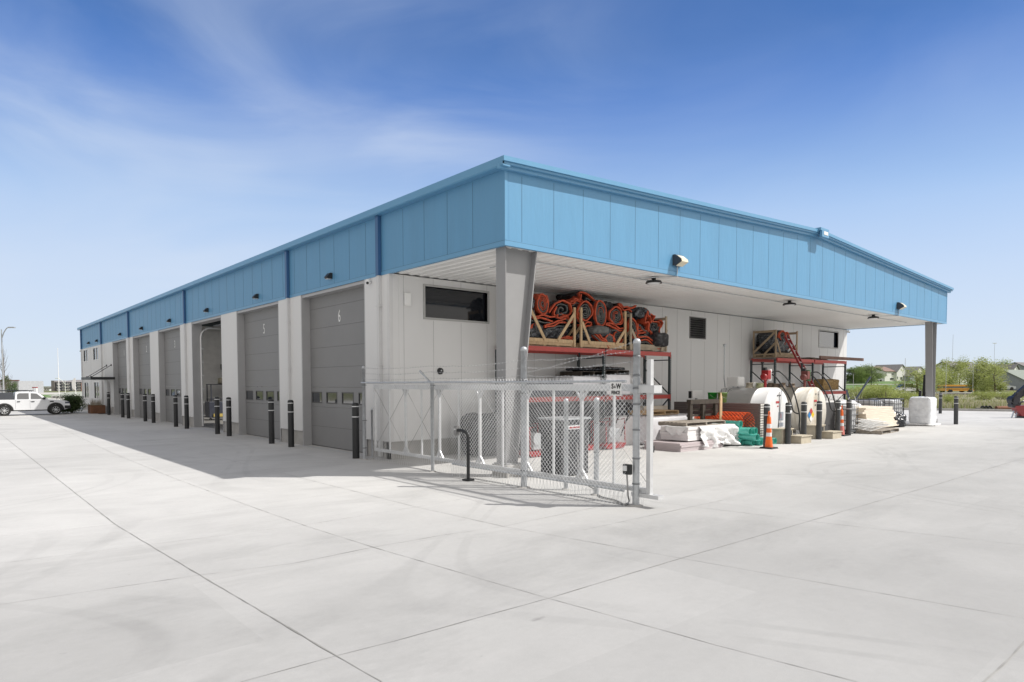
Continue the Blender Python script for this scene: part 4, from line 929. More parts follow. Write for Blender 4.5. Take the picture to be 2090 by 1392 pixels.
RR = [  # cx, cz, rx, rz, turns, rot, tail, orange
 ((4.22, YF, 4.17), .225, .30, 5.0, .1, .0, 1.0, 'tight vivid orange blanket roll standing tallest at the left of the first crate', {'outer': M_org, 'rough_': .07}),
 ((4.98, YF, 4.05), .44, .30, 2.6, .25, .0, .25, 'wide loosely folded blanket with orange rim right of the tight orange roll', {'rough_': .22, 'th': .03}),
 ((4.15, YF, 3.74), .50, .12, 3.2, -.05, .2, .7, 'flattened orange edged blanket under the tight orange roll', {'flat': 'fold', 'orange_inner': .8}),
 ((4.75, YF, 3.60), .46, .10, 3.0, .18, 0, .7, 'flat folded blanket with orange hem in the middle of the first crate', {'flat': 'fold', 'orange_inner': .8}),
 ((5.98, YF, 4.06), .36, .31, 4.0, .2, .2, .3, 'rounded blanket roll right behind the post of the middle crate', {'rough_': .14}),
 ((6.68, YF, 4.05), .27, .42, 6.0, .05, .0, .12, 'tall oval blanket roll with grey spiral and orange rim in the middle crate', {'rough_': .05}),
 ((7.40, YF, 4.04), .33, .30, 4.6, .5, .0, .35, 'squarish blanket roll with wavy orange layers in the middle crate', {'rough_': .2}),
 ((6.35, YF + .15, 4.42), .62, .20, 1.6, -.42, .3, .3, 'loose blanket draped across the top of the rolls in the middle crate', {'rough_': .12}),
 ((7.35, YF, 3.66), .46, .11, 3.0, -.12, 0, .8, 'flattened orange blanket under the squarish roll', {'flat': 'fold'}),
 ((7.10, YF, 3.30), .22, .17, 4.5, 0, 0, .2, 'small black roll with orange core at the bottom of the middle crate', {'rough_': .1}),
 ((6.72, YF - .02, 3.25), .40, .10, 2.4, -.55, 0, .9, 'vivid orange folded blanket sagging over the front of the middle crate', {'outer': M_org, 'flat': 'fold'}),
 ((8.22, YF, 3.72), .26, .36, 3.6, .3, 0, .5, 'narrow blanket roll beside the tall post of the weathered crate', {'rough_': .2}),
 ((8.92, YF - .03, 3.88), .19, .40, 3.2, -.5, .15, .9, 'leaning orange folded blanket standing in the weathered crate', {'outer': M_org, 'flat': 'fold'}),
 ((9.42, YF + .05, 3.80), .38, .33, 3.0, .2, 0, .0, 'lumpy dark blanket roll at the right side of the weathered crate', {'rough_': .3}),
 ((8.95, YF, 3.32), .55, .13, 2.8, -.15, 0, .9, 'flattened orange blanket at the bottom of the weathered crate', {'flat': 'fold'}),
 ((9.55, YF - .02, 3.16), .14, .09, 3.0, 0, 0, .9, 'small orange rolled end poking out at the lower right of the weathered crate', {'outer': M_org, 'rough_': .1}),
 ((18.40, 3.50, 3.92), .34, .22, 3.0, .3, 0, .5, 'orange rimmed blanket roll behind the top of the red ladder', {'rough_': .2}),
 ((18.30, 3.50, 3.50), .34, .18, 4, -.1, 0, .5, 'lower orange and grey folded blanket behind the red ladder', {'flat': 'fold'}),
 ((18.90, 3.50, 3.75), .20, .40, 3.0, .1, 0, .1, 'dark bundled blanket at the right post of the farther crate', {'rough_': .3}),
]
RR += [
 ((3.80, YF + .05, 3.42), .24, .13, 4, .5, 0, .8, 'folded blanket corner poking out at the lower left of the first crate', {'flat': 'fold'}),
 ((5.25, YF + .03, 3.24), .34, .07, 3, .05, 0, .9, 'thin orange fold at the lower right of the first crate', {'outer': M_org, 'flat': 'fold'}),
 ((5.20, YF + .04, 3.78), .26, .13, 4, -.3, 0, .6, 'small grey and orange fold at the right of the first crate', {'flat': 'fold'}),
 ((6.05, YF + .05, 3.62), .28, .14, 4, .25, 0, .4, 'grey crumpled fold behind the post of the middle crate', {'flat': 'fold', 'rough_': .3}),
 ((7.55, YF + .05, 3.40), .26, .22, 3.2, .4, 0, .1, 'plump dark roll at the lower right of the middle crate', {'rough_': .18}),
 ((5.68, YF + .1, 4.34), .22, .08, 3, .3, .1, .9, 'orange flap on top between the first two crates', {'outer': M_org, 'flat': 'fold'}),
 ((7.95, YF + .1, 4.28), .34, .13, 3, -.15, .2, .6, 'dark red edged blanket across the top between the middle and weathered crates', {'flat': 'fold'}),
 ((8.55, YF + .02, 3.50), .42, .12, 5, .12, 0, .9, 'dense orange folds in the lower left of the weathered crate', {'flat': 'fold'}),
 ((9.05, YF + .05, 4.20), .20, .12, 3, -.6, .15, .9, 'orange flap hanging off the top of the weathered crate', {'outer': M_org, 'flat': 'fold'}),
]
for i, (c_, a_, b_, tr, rot, tl, oi, lbl, kw) in enumerate(RR): ribbon_roll(c_, a_, b_, tr, .95, rot, i + 1, lbl, tail=tl, **{'orange_inner': oi, **kw})
def heap(c_, size, seed, label, m_, disp=.12, n=22, fr=1.6, name='blanket_heap', cat='blanket heap'):
    a = MB(); a.blob((0, 0, 0), size, n, disp, seed, fr, 4); return tag(a.build(name, m_, loc=c_), label, cat)
heap((4.5, 3.80, 3.40), (1.80, .85, .52), 3, 'crumpled black plastic blanket heap filling the bottom of the first crate', M_tarp)
heap((3.78, 3.70, 4.05), (.42, .8, .75), 4, 'crumpled dark blanket bundle behind the left post of the first crate', M_tarp)
heap((6.75, 3.80, 3.42), (1.9, .85, .50), 5, 'crumpled black blanket heap at the bottom of the middle crate', M_tarp)
heap((6.55, 3.42, 3.55), (.72, .55, .24), 6, 'olive grey rolled pad under the tall oval roll in the middle crate', M_gry, .03)
heap((7.2, 3.9, 4.35), (1.3, .6, .30), 7, 'dark blanket pile draped along the back of the middle crate top', M_blk, .08)
heap((9.0, 3.85, 3.55), (1.75, .8, .75), 8, 'crumpled black blanket heap inside the weathered crate', M_tarp)
heap((8.85, 3.7, 4.22), (.9, .7, .38), 9, 'shiny crumpled black sheeting on top of the weathered crate', M_tarp, .1)
heap((9.55, 3.32, 3.38), (.60, .5, .46), 10, 'smooth black rolled pad bulging out at the right of the weathered crate', M_blk, .04)
heap((18.3, 3.85, 3.55), (1.6, .8, .85), 11, 'dark crumpled blanket heap inside the farther crate', M_tarp)

heap((4.5, 3.88, 3.92), (1.70, .62, .62), 60, 'dark crumpled blankets behind the rolls in the first crate', M_tarp, .13); heap((6.75, 3.90, 3.95), (1.9, .62, .66), 61, 'dark crumpled blankets behind the rolls in the middle crate', M_tarp, .13)
heap((8.25, 3.95, 4.20), (.9, .6, .40), 62, 'dark blanket bundle at the top between the middle and weathered crates', M_blk, .1)
# ------------------------------------------------------------------ goods in and under the nearer rack
def pallet(x, y, z, w_, d_, label, m_, rz=0, n=7, h=.14, grp='wooden pallets'):
    t = thing('pallet', label, 'pallet', (x, y, z), grp, rz); a = MB()
    for k in range(n): yy = -d_ / 2 + (k + .5) * d_ / n; a.box(-w_ / 2, w_ / 2, yy - d_ / n * .36, yy + d_ / n * .36, h - .02, h)
    a.build('deck_boards', m_, t); a = MB()
    for s_ in (-1, 0, 1): a = MB(); a.box(s_ * (w_ / 2 - .025) - .02, s_ * (w_ / 2 - .025) + .02, -d_ / 2, d_ / 2, .021, h - .021); a.build('stringer', m_, t)
    a = MB()
    for s_ in (-.85, 0, .85): a.box(-w_ / 2, w_ / 2, s_ * d_ / 2 - .045, s_ * d_ / 2 + .045, 0, .02)
    a.build('bottom_boards', m_, t); return t
pallet(6.0, 3.8, 1.62 - .05, 1.1, .95, 'empty dark pallet low on the middle shelf of the nearer rack', M_woodd)
a = MB(); a.box(6.95, 8.10, 3.32, 4.2, 1.58, 2.20); tag(a.build('foam_block', M_lav, bevel=.02), 'white block of foam sheets on the middle shelf of the nearer rack', 'foam block')
a = MB(); a.box(5.55, 6.75, 3.40, 4.2, 1.72, 2.15); tag(a.build('foam_slab', M_lav, bevel=.02), 'greyish white slab beside the white foam block on the middle shelf', 'foam block')
pallet(6.4, 3.8, 2.16, 1.15, .9, 'dark pallet on the greyish slab on the middle shelf', M_woodd); pallet(7.5, 3.8, 2.21, 1.15, .9, 'dark pallet on top of the white foam block', M_woodd)
for k, (x, lbl) in enumerate(((6.4, 'crumpled black sheeting lying over the left shelf pallet'), (7.45, 'flat black sheeting lying over the right shelf pallet'))): heap((x, 3.75, 2.36 + .04 * k), (1.1, .8, .08), 20 + k, lbl, M_tarp, .05, 16, 3.0, 'black_sheeting', 'sheeting')
# compactors / mixer seen through the fence
def plate_compactor(x, y, label, sc=1.0):
    t = thing('plate_compactor', label, 'compactor', (x, y, 0), 'red machines under the nearer rack'); a = MB()
    a.add([(-.3, -.25, .02), (.3, -.25, .02), (.42, -.25, .14), (-.42, -.25, .14), (-.3, .25, .02), (.3, .25, .02), (.42, .25, .14), (-.42, .25, .14)], [(0, 1, 2, 3), (7, 6, 5, 4), (0, 4, 5, 1), (1, 5, 6, 2), (2, 6, 7, 3), (3, 7, 4, 0)]); a.build('base_plate', M_pred, t)
    a = MB(); a.box(-.2, .22, -.2, .2, .16, .5); a.cyl((-.1, -.24, .42), (-.1, .24, .42), .14, n=16); a.build('engine', M_galv, t, bevel=.02)
    a = MB(); a.tube([(-.34, -.24, .14), (-.36, -.24, .68), (.34, -.24, .74), (.36, -.24, .16)], .017, 8); a.tube([(-.34, .24, .14), (-.36, .24, .68), (.34, .24, .74), (.36, .24, .16)], .017, 8); a.tube([(-.36, -.24, .68), (-.36, .24, .68)], .017, 8); a.build('roll_cage', M_org if False else M_pred, t)
    a = MB(); a.tube([(.3, -.15, .3), (.62, -.15, .85), (.78, -.15, 1.02), (.78, .15, 1.02), (.62, .15, .85), (.3, .15, .3)], .016, 8); a.build('handle', M_black, t)
    t.scale = (sc,) * 3; return t
plate_compactor(3.3, 2.7, 'red plate compactor with a roll cage, nearest the tapered column', 1.15); plate_compactor(5.2, 2.9, 'red plate compactor beside the gate machine, right of it', 1.1); plate_compactor(6.35, 2.75, 'rightmost red plate compactor, beside the big white wrapped stack', 1.2)
for k, (x, y, s_, lbl) in enumerate(((2.6, 3.75, (1.6, .8, 1.15), 'dark covered machine in the shade behind the tapered column'), (4.9, 3.8, (2.6, .8, 1.36), 'dark tarped pile under the first bay of the nearer rack'), (7.6, 3.85, (2.4, .7, 1.36), 'dark tarped pile under the second bay of the nearer rack'))): heap((x, y, s_[2] / 2), s_, 30 + k, lbl, mat('dark_grey_tarp', (.020, .022, .028), .5, var=.3, bump=.6, bscale=5), .09, 18, 1.2, 'tarped_pile', 'tarp pile')
a = MB()
a.box(3.50, 5.50, 3.36, 4.15, 1.575, 1.98); tag(a.build('long_carton', mat('slate_carton', (.075, .085, .11), .7), bevel=.02), 'long slate coloured carton on the middle shelf behind the fence', 'carton')

# ------------------------------------------------------------------ stacked goods in front of the racks
a = MB(); a.blob((0, 0, .46), (2.55, 1.9, .90), 16, .012, 2, 2.2, 22); tag(a.build('wrapped_stack', M_lav, loc=(9.22, 3.36 - .02, 0)), 'large bright white wrapped stack with pallets on top, right of the fence', 'wrapped stack')
a = MB(); a.box(7.0, 7.9, 3.0, 4.2, 0, .9); tag(a.build('wrapped_stack', M_foam, bevel=.02), 'smaller pale wrapped stack half hidden behind the tallest fence post', 'wrapped stack')
pallet(8.75, 2.9, .935, 1.5, .9, 'light wooden pallet lying on the large white stack', M_wood, h=.13)
a = MB(); a.box(8.95, 10.35, 3.45, 3.62, .94, 1.17); tag(a.build('plywood_panel', M_lumb, bevel=.005), 'tan board standing on edge behind the pallet on the white stack', 'board')
# foam board stack: top of separate sheets, half wrapped in torn plastic
def sheets(x0, x1, y0, y1, z0, z1, n, label, m_, seed, grp):
    rnd = random.Random(seed); t = thing('foam_board_stack', label, 'foam boards', ((x0 + x1) / 2, (y0 + y1) / 2, z0), grp); a = MB(); hx, hy = (x1 - x0) / 2, (y1 - y0) / 2; dz = (z1 - z0) / n
    for k in range(n):
        ox, oy = rnd.uniform(-.02, .02), rnd.uniform(-.02, .02); a.box(-hx + ox, hx + ox, -hy + oy, hy + oy, k * dz + .002, (k + 1) * dz - .002)
    a.build('boards', m_, t); return t
M_foaml = mat('lilac_foam_board', (.50, .44, .45), .75, var=.08, nscale=2)
sheets(7.05, 9.2, .68, 1.95, 0, .24, 4, 'lower stack of mauve edged foam boards lying on the concrete', M_foaml, 3, 'foam board stacks'); sheets(7.55, 10.35, .80, 1.75, .27, .66, 5, 'upper stack of thick white foam boards topped by a weathered pallet', M_foam, 4, 'foam board stacks')
def drape(x0, x1, y0, z0, z1, seed, label, outn=.06):       # torn plastic hanging down a front face
    a = MB(); rnd = random.Random(seed); nx, nz = 44, 16; vs = []
    for j in range(nz + 1):
        for i in range(nx + 1):
            u, v = i / nx, j / nz; cut = .25 * noise.noise(Vector((u * 6 + seed, 2, 0))) + .12 * noise.noise(Vector((u * 25, seed, 0)))
            z = z1 - (z1 - z0) * v * min(1, .88 + cut); x = x0 + (x1 - x0) * u
            k = noise.fractal(Vector((x * 3.5 + seed, z * 3.0, 1)), .7, 2, 5); y = y0 - outn * (.5 + k * 1.3) * (.35 + v)
            if j == 0: y = y0 + .35
            if j == 1: y = y0 - .01 - .02 * abs(k); z = z1 + .004
            vs.append((x + .05 * noise.noise(Vector((x * 4, z * 4, 9))), y, z))
    a.add(vs, [(j * (nx + 1) + i, j * (nx + 1) + i + 1, (j + 1) * (nx + 1) + i + 1, (j + 1) * (nx + 1) + i) for j in range(nz) for i in range(nx)], 0, True)
    o = a.build('plastic_sheet', M_wplas); m_ = o.modifiers.new('solid', 'SOLIDIFY'); m_.thickness = .004; return tag(o, label, 'plastic sheet')
drape(8.05, 10.25, .78, .0, .66, 3, 'torn crumpled white plastic hanging off the front of the foam boards', .16)
a = MB(); rndl = random.Random(8)
vs = []
nx, nz = 18, 12
for j in range(nz + 1):
    for i in range(nx + 1):
        u, v = i / nx, j / nz; y = 1.55 - .75 * u; z = .67 - .36 * v * (.75 + .5 * noise.noise(Vector((u * 5, 1, 1)))) * math.sin(math.pi * min(1, .15 + u * .85)); k = noise.fractal(Vector((y * 5, z * 5, 3)), .7, 2, 4)
        vs.append((7.55 - .02 - .05 * abs(k) * (v + .2) if j else 7.75, y, z + (.01 if j <= 1 else 0)))
a.add(vs, [(j * (nx + 1) + i, j * (nx + 1) + i + 1, (j + 1) * (nx + 1) + i + 1, (j + 1) * (nx + 1) + i) for j in range(nz) for i in range(nx)], 0, True)
o = a.build('plastic_sheet', M_wplas); mm = o.modifiers.new('solid', 'SOLIDIFY'); mm.thickness = .004; tag(o, 'small flap of white plastic over the left side of the upper foam boards', 'plastic sheet')
pallet(8.75, 1.45, .665, 2.1, 1.0, 'weathered grey pallet lying on the wrapped foam boards', M_woodg, h=.12)
# pallet standing on edge and a stake
t = thing('standing_pallet', 'dark stained pallet standing on its edge in front of the orange roll', 'pallet', (9.75, 1.72, .62)); a = MB()
for x in (-.72, -.02, .70): a = MB(); a.box(x - .07, x + .07, -.05, .05, 0, .80); a.build('stringer', M_woodd, t)
a = MB()
for z in (.66, .44, .26, .08):
    a.box(-.80, .80, .055, .075, z, z + (.14 if z > .6 else .07))
a.box(-.80, .80, -.075, -.055, .66, .80); a.build('boards', M_woodd, t)
a = MB(); a.add([(-.055, -.02, 0), (.055, -.02, 0), (.055, .02, 0), (-.055, .02, 0), (-.055, -.02, .80), (.055, -.02, .80), (.055, .02, .80), (-.055, .02, .80), (-.02, 0, .98), (.02, 0, .98)], [(0, 1, 5, 4), (1, 2, 6, 5), (2, 3, 7, 6), (3, 0, 4, 7), (4, 5, 9, 8), (6, 7, 8, 9), (5, 6, 9), (7, 4, 8)]); tag(a.build('wooden_stake', M_wood, loc=(10.12, 1.32, .66)), 'pale pointed wooden stake standing right of the dark pallet', 'stake')
# grey board bundle with buckets on top
t = thing('board_bundle', 'long stack of brownish grey vinyl boards with one pale striped end', 'board stack', (11.2, 2.0, 0), None); a = MB()
for k in range(16): a.box(-.14, .14, -1.5 + .01 * (k % 3), 1.75, .02 + k * .079, .02 + (k + 1) * .079 - .004)
a.build('boards', M_gbox, t); a = MB()
for k in range(16):
    a.box(-.12, -.005, -1.512, -1.502, .03 + k * .079, .02 + (k + 1) * .079 - .014); a.box(.005, .12, -1.512, -1.502, .03 + k * .079, .02 + (k + 1) * .079 - .014)
a.build('board_ends', mat('pale_board_end', (.60, .58, .54), .7), t)
def bucket(x, y, z, m_, label, sc=1):
    t = thing('bucket', label, 'bucket', (x, y, z), 'green buckets on the grey board stack'); a = MB(); a.lathe([(0, .005), (.13, .0), (.155, .30), (.165, .30), (.165, .33), (.15, .33), (.14, .28), (.12, .02), (0, .02)], n=24); a.build('pail', m_, t)
    a = MB(); a.tube([(.16 * math.cos(q), -.16 * abs(math.sin(q)) * .9, .26 - .12 * math.sin(q)) for q in [k * math.pi / 8 for k in range(9)]], .004, 5); a.build('handle', M_galv, t); return t
bucket(11.2, 2.30, 1.29, M_green, 'bright green bucket, left of the two on the grey board stack'); b2 = bucket(11.2, 1.92, 1.29, M_greenp, 'dull olive green bucket with rods sticking out, right of the two')
a = MB(); 
for (p, q) in (((0, 0, .05), (.03, .06, .46)), ((-.03, 0, .05), (.05, -.12, .47)), ((.02, 0, .05), (.06, -.22, .44)), ((.06, -.22, .44), (.08, -.28, .40))): a.cyl(p, q, .006, n=6)
tag(a.build('steel_rods', M_black, loc=(11.2, 1.92, 1.29)), 'thin dark rods sticking out of the olive green bucket', 'rods')
# white sign post behind
t = thing('white_box_post', 'blank white box mounted on a post behind the dark standing pallet', 'box', (11.3, 3.0, 0)); a = MB(); a.box(-.03, .03, -.03, .03, 0, 1.42); a.build('post', M_galv, t); a = MB(); a.box(-.30, .30, -.05, .05, 1.42, 1.68); a.build('box', M_white, t, bevel=.01); a = MB(); a.box(-.40, -.36, -.05, .05, 1.42, 1.66); a.build('bracket', M_black, t)
# orange safety fence roll (real lattice wound on a cylinder)
t = thing('safety_fence_roll', 'large roll of bright orange plastic safety fence behind the green pipes', 'fence roll', (10.45, 0, .62)); a = MB()
for (r, y0, y1, arc0, arc1) in ((.27, .85, 3.2, 0, 6.283), (.24, .85, 3.2, 0, 6.283), (.19, .87, 3.2, 0, 6.283), (.40, .55, 1.5, -.2, 2.6)):
    nth = int((arc1 - arc0) * r / .055); ny = int((y1 - y0) / .06)
    for j in range(ny + 1):
        y = y0 + j * (y1 - y0) / ny
        for i in range(nth):
            for dd in (-1, 1):
                t0 = arc0 + (arc1 - arc0) * i / nth; t1 = arc0 + (arc1 - arc0) * (i + 1) / nth
                if j < ny: ya, yb = (y, y + .06) if (i + j) % 2 == 0 else (y + .06, y)
                else: ya = yb = y
                if dd > 0 or j == ny: a.bar((r * math.cos(t0), ya, r * math.sin(t0)), (r * math.cos(t1), yb, r * math.sin(t1)), .012, .012)
a.build('lattice', M_orpl, t)
# green pipes: hollow, one thing each
def pvc(x, y0, y1, z, r, label):
    t = MB(); t.lathe([(r, y0), (r, y1)], n=24, axis='Y'); t.lathe([(r * .9, y1), (r * .9, y0)], n=24, axis='Y'); t.lathe([(r * .9, y0), (r, y0)], n=24, axis='Y'); t.lathe([(r, y1), (r * .9, y1)], n=24, axis='Y'); t.lathe([(r * 1.09, y0), (r * 1.09, y0 + .10), (r, y0 + .13)], n=24, axis='Y'); t.lathe([(r * .9, y0), (r * 1.09, y0)], n=24, axis='Y')
    o = t.build('pipe', M_pvc, loc=(x, 0, z)); return tag(o, label, 'pipe', 'stacked green pipes')
r = .088
for (x, y0, z, lbl) in ((10.14, .62, .66, 'topmost green pipe, lying alone on the stack'), (10.12, .30, .44, 'green pipe in the third row, leftmost'), (10.36, .42, .45, 'green pipe in the third row, beside the leftmost one'), (10.58, .36, .44, 'green pipe in the third row, at the right end'),
                        (10.22, .12, .27, 'green pipe in the second row with its end nearest the camera'), (10.44, .22, .26, 'green pipe in the second row, second from the left'), (10.10, .55, .10, 'bottom row green pipe set back at the left'), (10.32, .30, .09, 'bottom row green pipe in the middle'), (10.54, .16, .09, 'bottom row green pipe at the right'), (11.02, -.05, .13, 'stray green pipe end peeking out right of the dark bollard')):
    pvc(x, y0, y0 + 3.0, z, r * (1.12 if z > .2 else 1), lbl)
# ------------------------------------------------------------------ delineators
def delineator(x, y, m_, label):
    t = thing('delineator_cone', label, 'traffic cone', (x, y, 0), 'tall delineator cones by the tanks'); a = MB()
    a.add([(-.2, -.2, 0), (.2, -.2, 0), (.2, .2, 0), (-.2, .2, 0), (-.18, -.18, .045), (.18, -.18, .045), (.18, .18, .045), (-.18, .18, .045)], [(0, 3, 2, 1), (4, 5, 6, 7), (0, 1, 5, 4), (1, 2, 6, 5), (2, 3, 7, 6), (3, 0, 4, 7)]); a.build('rubber_base', M_rub, t)
    prof = [(.115, .045), (.082, .36)]; a = MB(); a.lathe(prof, n=22); a.lathe([(.072, .47), (.066, .60)], n=22); a.lathe([(.062, .73), (.056, .86)], n=22); a.lathe([(.056, .86), (.05, .93), (.03, .96)], n=22); a.build('cone_body', m_, t)
    a = MB(); a.lathe([(.082, .36), (.072, .47)], n=22); a.lathe([(.066, .60), (.062, .73)], n=22); a.build('reflective_collar', M_refl, t)
    a = MB(); a.tube([(-.035, 0, .95), (-.045, 0, 1.05), (-.02, 0, 1.10), (.02, 0, 1.10), (.045, 0, 1.05), (.035, 0, .95)], .014, 8); a.build('handle', m_, t); return t
delineator(9.86, -.44, M_cone, 'clean orange and white delineator cone beside the green pipes'); c2 = delineator(16.32, .16, M_cone, 'delineator cone with faded pink foot, right of the second tank'); 
a = MB(); a.lathe([(.118, .046), (.085, .36)], n=22); a.build('faded_foot', M_conef, c2)
# ------------------------------------------------------------------ fuel tanks
M_lbl = mat('tank_label_grey', (.30, .33, .38), .5); M_lblr = mat('label_red', (.45, .05, .05), .5); M_by = mat('placard_yellow', (.72, .50, .03), .5); M_bb = mat('placard_blue', (.03, .20, .50), .5)
def diamond(mb, cx, cz, s_, y, axis='Y', d=.001):
    q = s_ / 2
    for (ox, oz, mi) in ((0, q, 0), (-q, 0, 1), (q, 0, 2), (0, -q, 3)):
        pts_ = [(cx + ox - q * .96, cz + oz), (cx + ox, cz + oz - q * .96), (cx + ox + q * .96, cz + oz), (cx + ox, cz + oz + q * .96)]
        mb.add([(p[0], y, p[1]) for p in pts_], [(0, 1, 2, 3)], mi)
def tank(cx, y0, y1, m_, label, kind):
    t = thing('fuel_tank', label, 'fuel tank', (cx, (y0 + y1) / 2, 0), 'horizontal fuel tanks'); R = .885; h = (y1 - y0) / 2; a = MB(); zc = .90
    a.lathe([(0, -h - .02), (R * .6, -h - .015), (R - .03, -h), (R, -h + .03), (R, -h + .5), (R + .006, -h + .5), (R + .006, -h + .53), (R, -h + .53), (R, h - .03), (R - .03, h), (0, h + .02)], c=(0, 0, zc), n=72, axis='Y'); sh = a.build('shell', m_, t)
    a = MB()
    for y in (-h + .35, h - .35): a.prism([(-.6, 0), (.6, 0), (.6, .25), (.35, .12), (0, .06), (-.35, .12), (-.6, .25)], y - .08, y + .08, axis='Y')
    a.build('saddle', M_tank, t)
    top = zc + R
    def fit(nm, y, r_, hh, mm, dx=0, capm=None):
        a = MB(); a.lathe([(r_ * 1.25, -.04), (r_ * 1.25, .02), (r_, .02), (r_, hh), (r_ * 1.1, hh), (r_ * 1.1, hh + .03), (0, hh + .035)], c=(dx, y, top), n=20); return a.build(nm, mm, t)
    if kind == 1:
        a = MB(); a.box(-.22, .22, h - .62, h - .18, top + .03, top + .37); a.build('vent_drum', M_white, t, bevel=.03); a = MB(); 
        for dx in (-.15, .15): a.cyl((dx, h - .4, top - .05), (dx, h - .4, top + .04), .03, n=10)
        a.build('drum_leg', M_galv, t)
        fit('filler_neck', h - .95, .13, .13, M_stepw); fit('filler_neck', h - 1.33, .13, .12, mat('neck_yellow_green', (.42, .45, .25), .6))
        a = MB(); a.cyl((0, h - 1.16, top + .09), (.03, h - 1.12, top + .09), .10, n=20); a.build('lifting_lug', M_white, t)
        a = MB(); a.tube([(0, h + .0, top - .05), (0, h + .05, top + .3), (0, h + .05, 3.26 + .0)], .022, 8); a.lathe([(.05, 3.24), (.06, 3.32), (0, 3.34)], c=(0, h + .05, 0), n=12); a.build('vent_pipe', M_galv, t)
    else:
        for k, y in enumerate((-.1, .25, .5, .72)): fit('filler_neck', y, .10, .10 + .03 * (k % 2), mat('rusty_fitting', (.20, .15, .11), .8, var=.3))
    # pump
    yp = -h + .42; px_ = 0; M2 = M_pred if kind == 1 else mat('pump_dark_red', (.17, .05, .045), .6, var=.3)
    a = MB(); a.cyl((0, yp, top - .02), (0, yp, top + .25), .045, n=12); a.lathe([(0, -.13), (.07, -.13), (.11, -.10), (.125, 0), (.11, .10), (.07, .13), (0, .13)], c=(-.05, yp, top + .36), n=20, axis='X'); a.box(-.06, .16, yp - .13, yp + .12, top + .28, top + .58); a.build('pump', M2, t, bevel=.01)
    a = MB(); a.cyl((.16, yp - .05, top + .62), (.16, yp - .05, top + .22), .085, n=16); a.build('filter', M_white if kind == 1 else mat('filter_green', (.05, .16, .07), .5), t)
    a = MB(); a.cyl((.08, yp + .15, top + .55), (.08, yp + .15, top + .82), .035, n=10); a.cyl((.08, yp + .15, top + .82), (.08, yp + .15, top + .87), .055, n=10); a.box(-.05, .06, yp - .03, yp + .08, top + .58, top + .68); a.build('meter', M_black, t)
    a = MB()
    for k, (bx_, by_, bz) in enumerate(((.55, -h - .50, .95), (.72, -h - .42, .85))):
        P_ = [Vector((.16, yp - .10, top + .50)), Vector((.34, yp - .35, top + .52)), Vector((.50, -h - .25, top + .05)), Vector((bx_, by_, bz)), Vector((bx_ + .25, by_ + .1, .40)), Vector((bx_ + .48, by_ + .1, .06))] if k == 0 else [Vector((.20, yp - .12, top + .45)), Vector((.30, yp - .30, top + .25)), Vector((.42, -h - .22, top - .35)), Vector((.55, -h - .3, 1.0)), Vector((.62, -h - .45, .9))]
        s2 = []
        for i in range(len(P_) - 1):
            p0, p1, p2, p3 = P_[max(i - 1, 0)], P_[i], P_[i + 1], P_[min(i + 2, len(P_) - 1)]
            for q_ in range(6):
                q = q_ / 6; s2.append(.5 * ((2 * p1) + (p2 - p0) * q + (2 * p0 - 5 * p1 + 4 * p2 - p3) * q * q + (3 * p1 - p0 - 3 * p2 + p3) * q ** 3))
        a.tube(s2 + [P_[-1]], .024, 8)
    a.build('hose', M_hose, t)
    a = MB(); a.tube([(.12, -h - .03, top - .15), (.13, -h - .03, .95), (.10, -h - .035, .55), (.03, -h - .04, .12)], .009, 6); a.build('ground_cable', M_hose, t)
    y = -h - .028; a = MB()
    if kind == 1:
        a.box(-.10, .12, y, y + .004, zc + .36, zc + .43, 0); a.box(.0, .07, y, y + .004, zc + .24, zc + .28, 0); a.box(.08, .42, y, y + .004, zc - .22, zc + .06, 1); a.box(.08, .42, y, y + .004, zc - .42, zc - .30, 1); a.box(.22, .26, y - .003, y, zc - .15, zc + .0, 0)
        a.box(-.02, .08, y, y + .004, zc + .60, zc + .64, 2); a.box(.14, .22, y, y + .004, zc + .60, zc + .64, 2)
        a.build('labels', [M_lblr, M_lbl, mat('label_dark', (.06, .06, .07), .5)], t)
    else:
        a.box(-.20, .02, y, y + .004, zc + .36, zc + .43, 0); a.box(-.13, -.05, y, y + .004, zc + .22, zc + .27, 2); a.box(.1, .16, y, y + .004, zc + .6, zc + .64, 2); a.box(-.1, -.02, y, y + .004, zc + .62, zc + .66, 2)
        a.build('labels', [M_lblr, M_lbl, mat('label_dark', (.06, .06, .07), .5)], t)
        a = MB(); diamond(a, -.42, zc - .10, .26, y - .002); a.build('hazard_diamond', [M_lblr, M_bb, M_by, M_white], t)
        # the big placard hangs on the left flank of the tank
        a = MB(); diamond(a, 0, 0, .34, 0); o = a.build('hazard_diamond', [M_lblr, M_bb, M_by, M_white], t); o.location = (-R - .012, -h + .82, zc + .06); o.rotation_euler = (0, 0, R_(-90))
        for (txt, dy, dz) in (('2', .17, 0), ('0', -.17, 0)):
            text_mesh('placard_number', txt, .17, M_ltr, o, (-dy, -.004, dz), (R_(90), 0, 0), extrude=.001)
    return t
tank(12.53, .70, 2.62, M_tank, 'clean white horizontal fuel tank with a red pump, nearer of the two tanks', 1); tank(15.2, .60, 2.6, M_tank2, 'rust stained white horizontal fuel tank with hazard diamonds, farther of the two', 2)
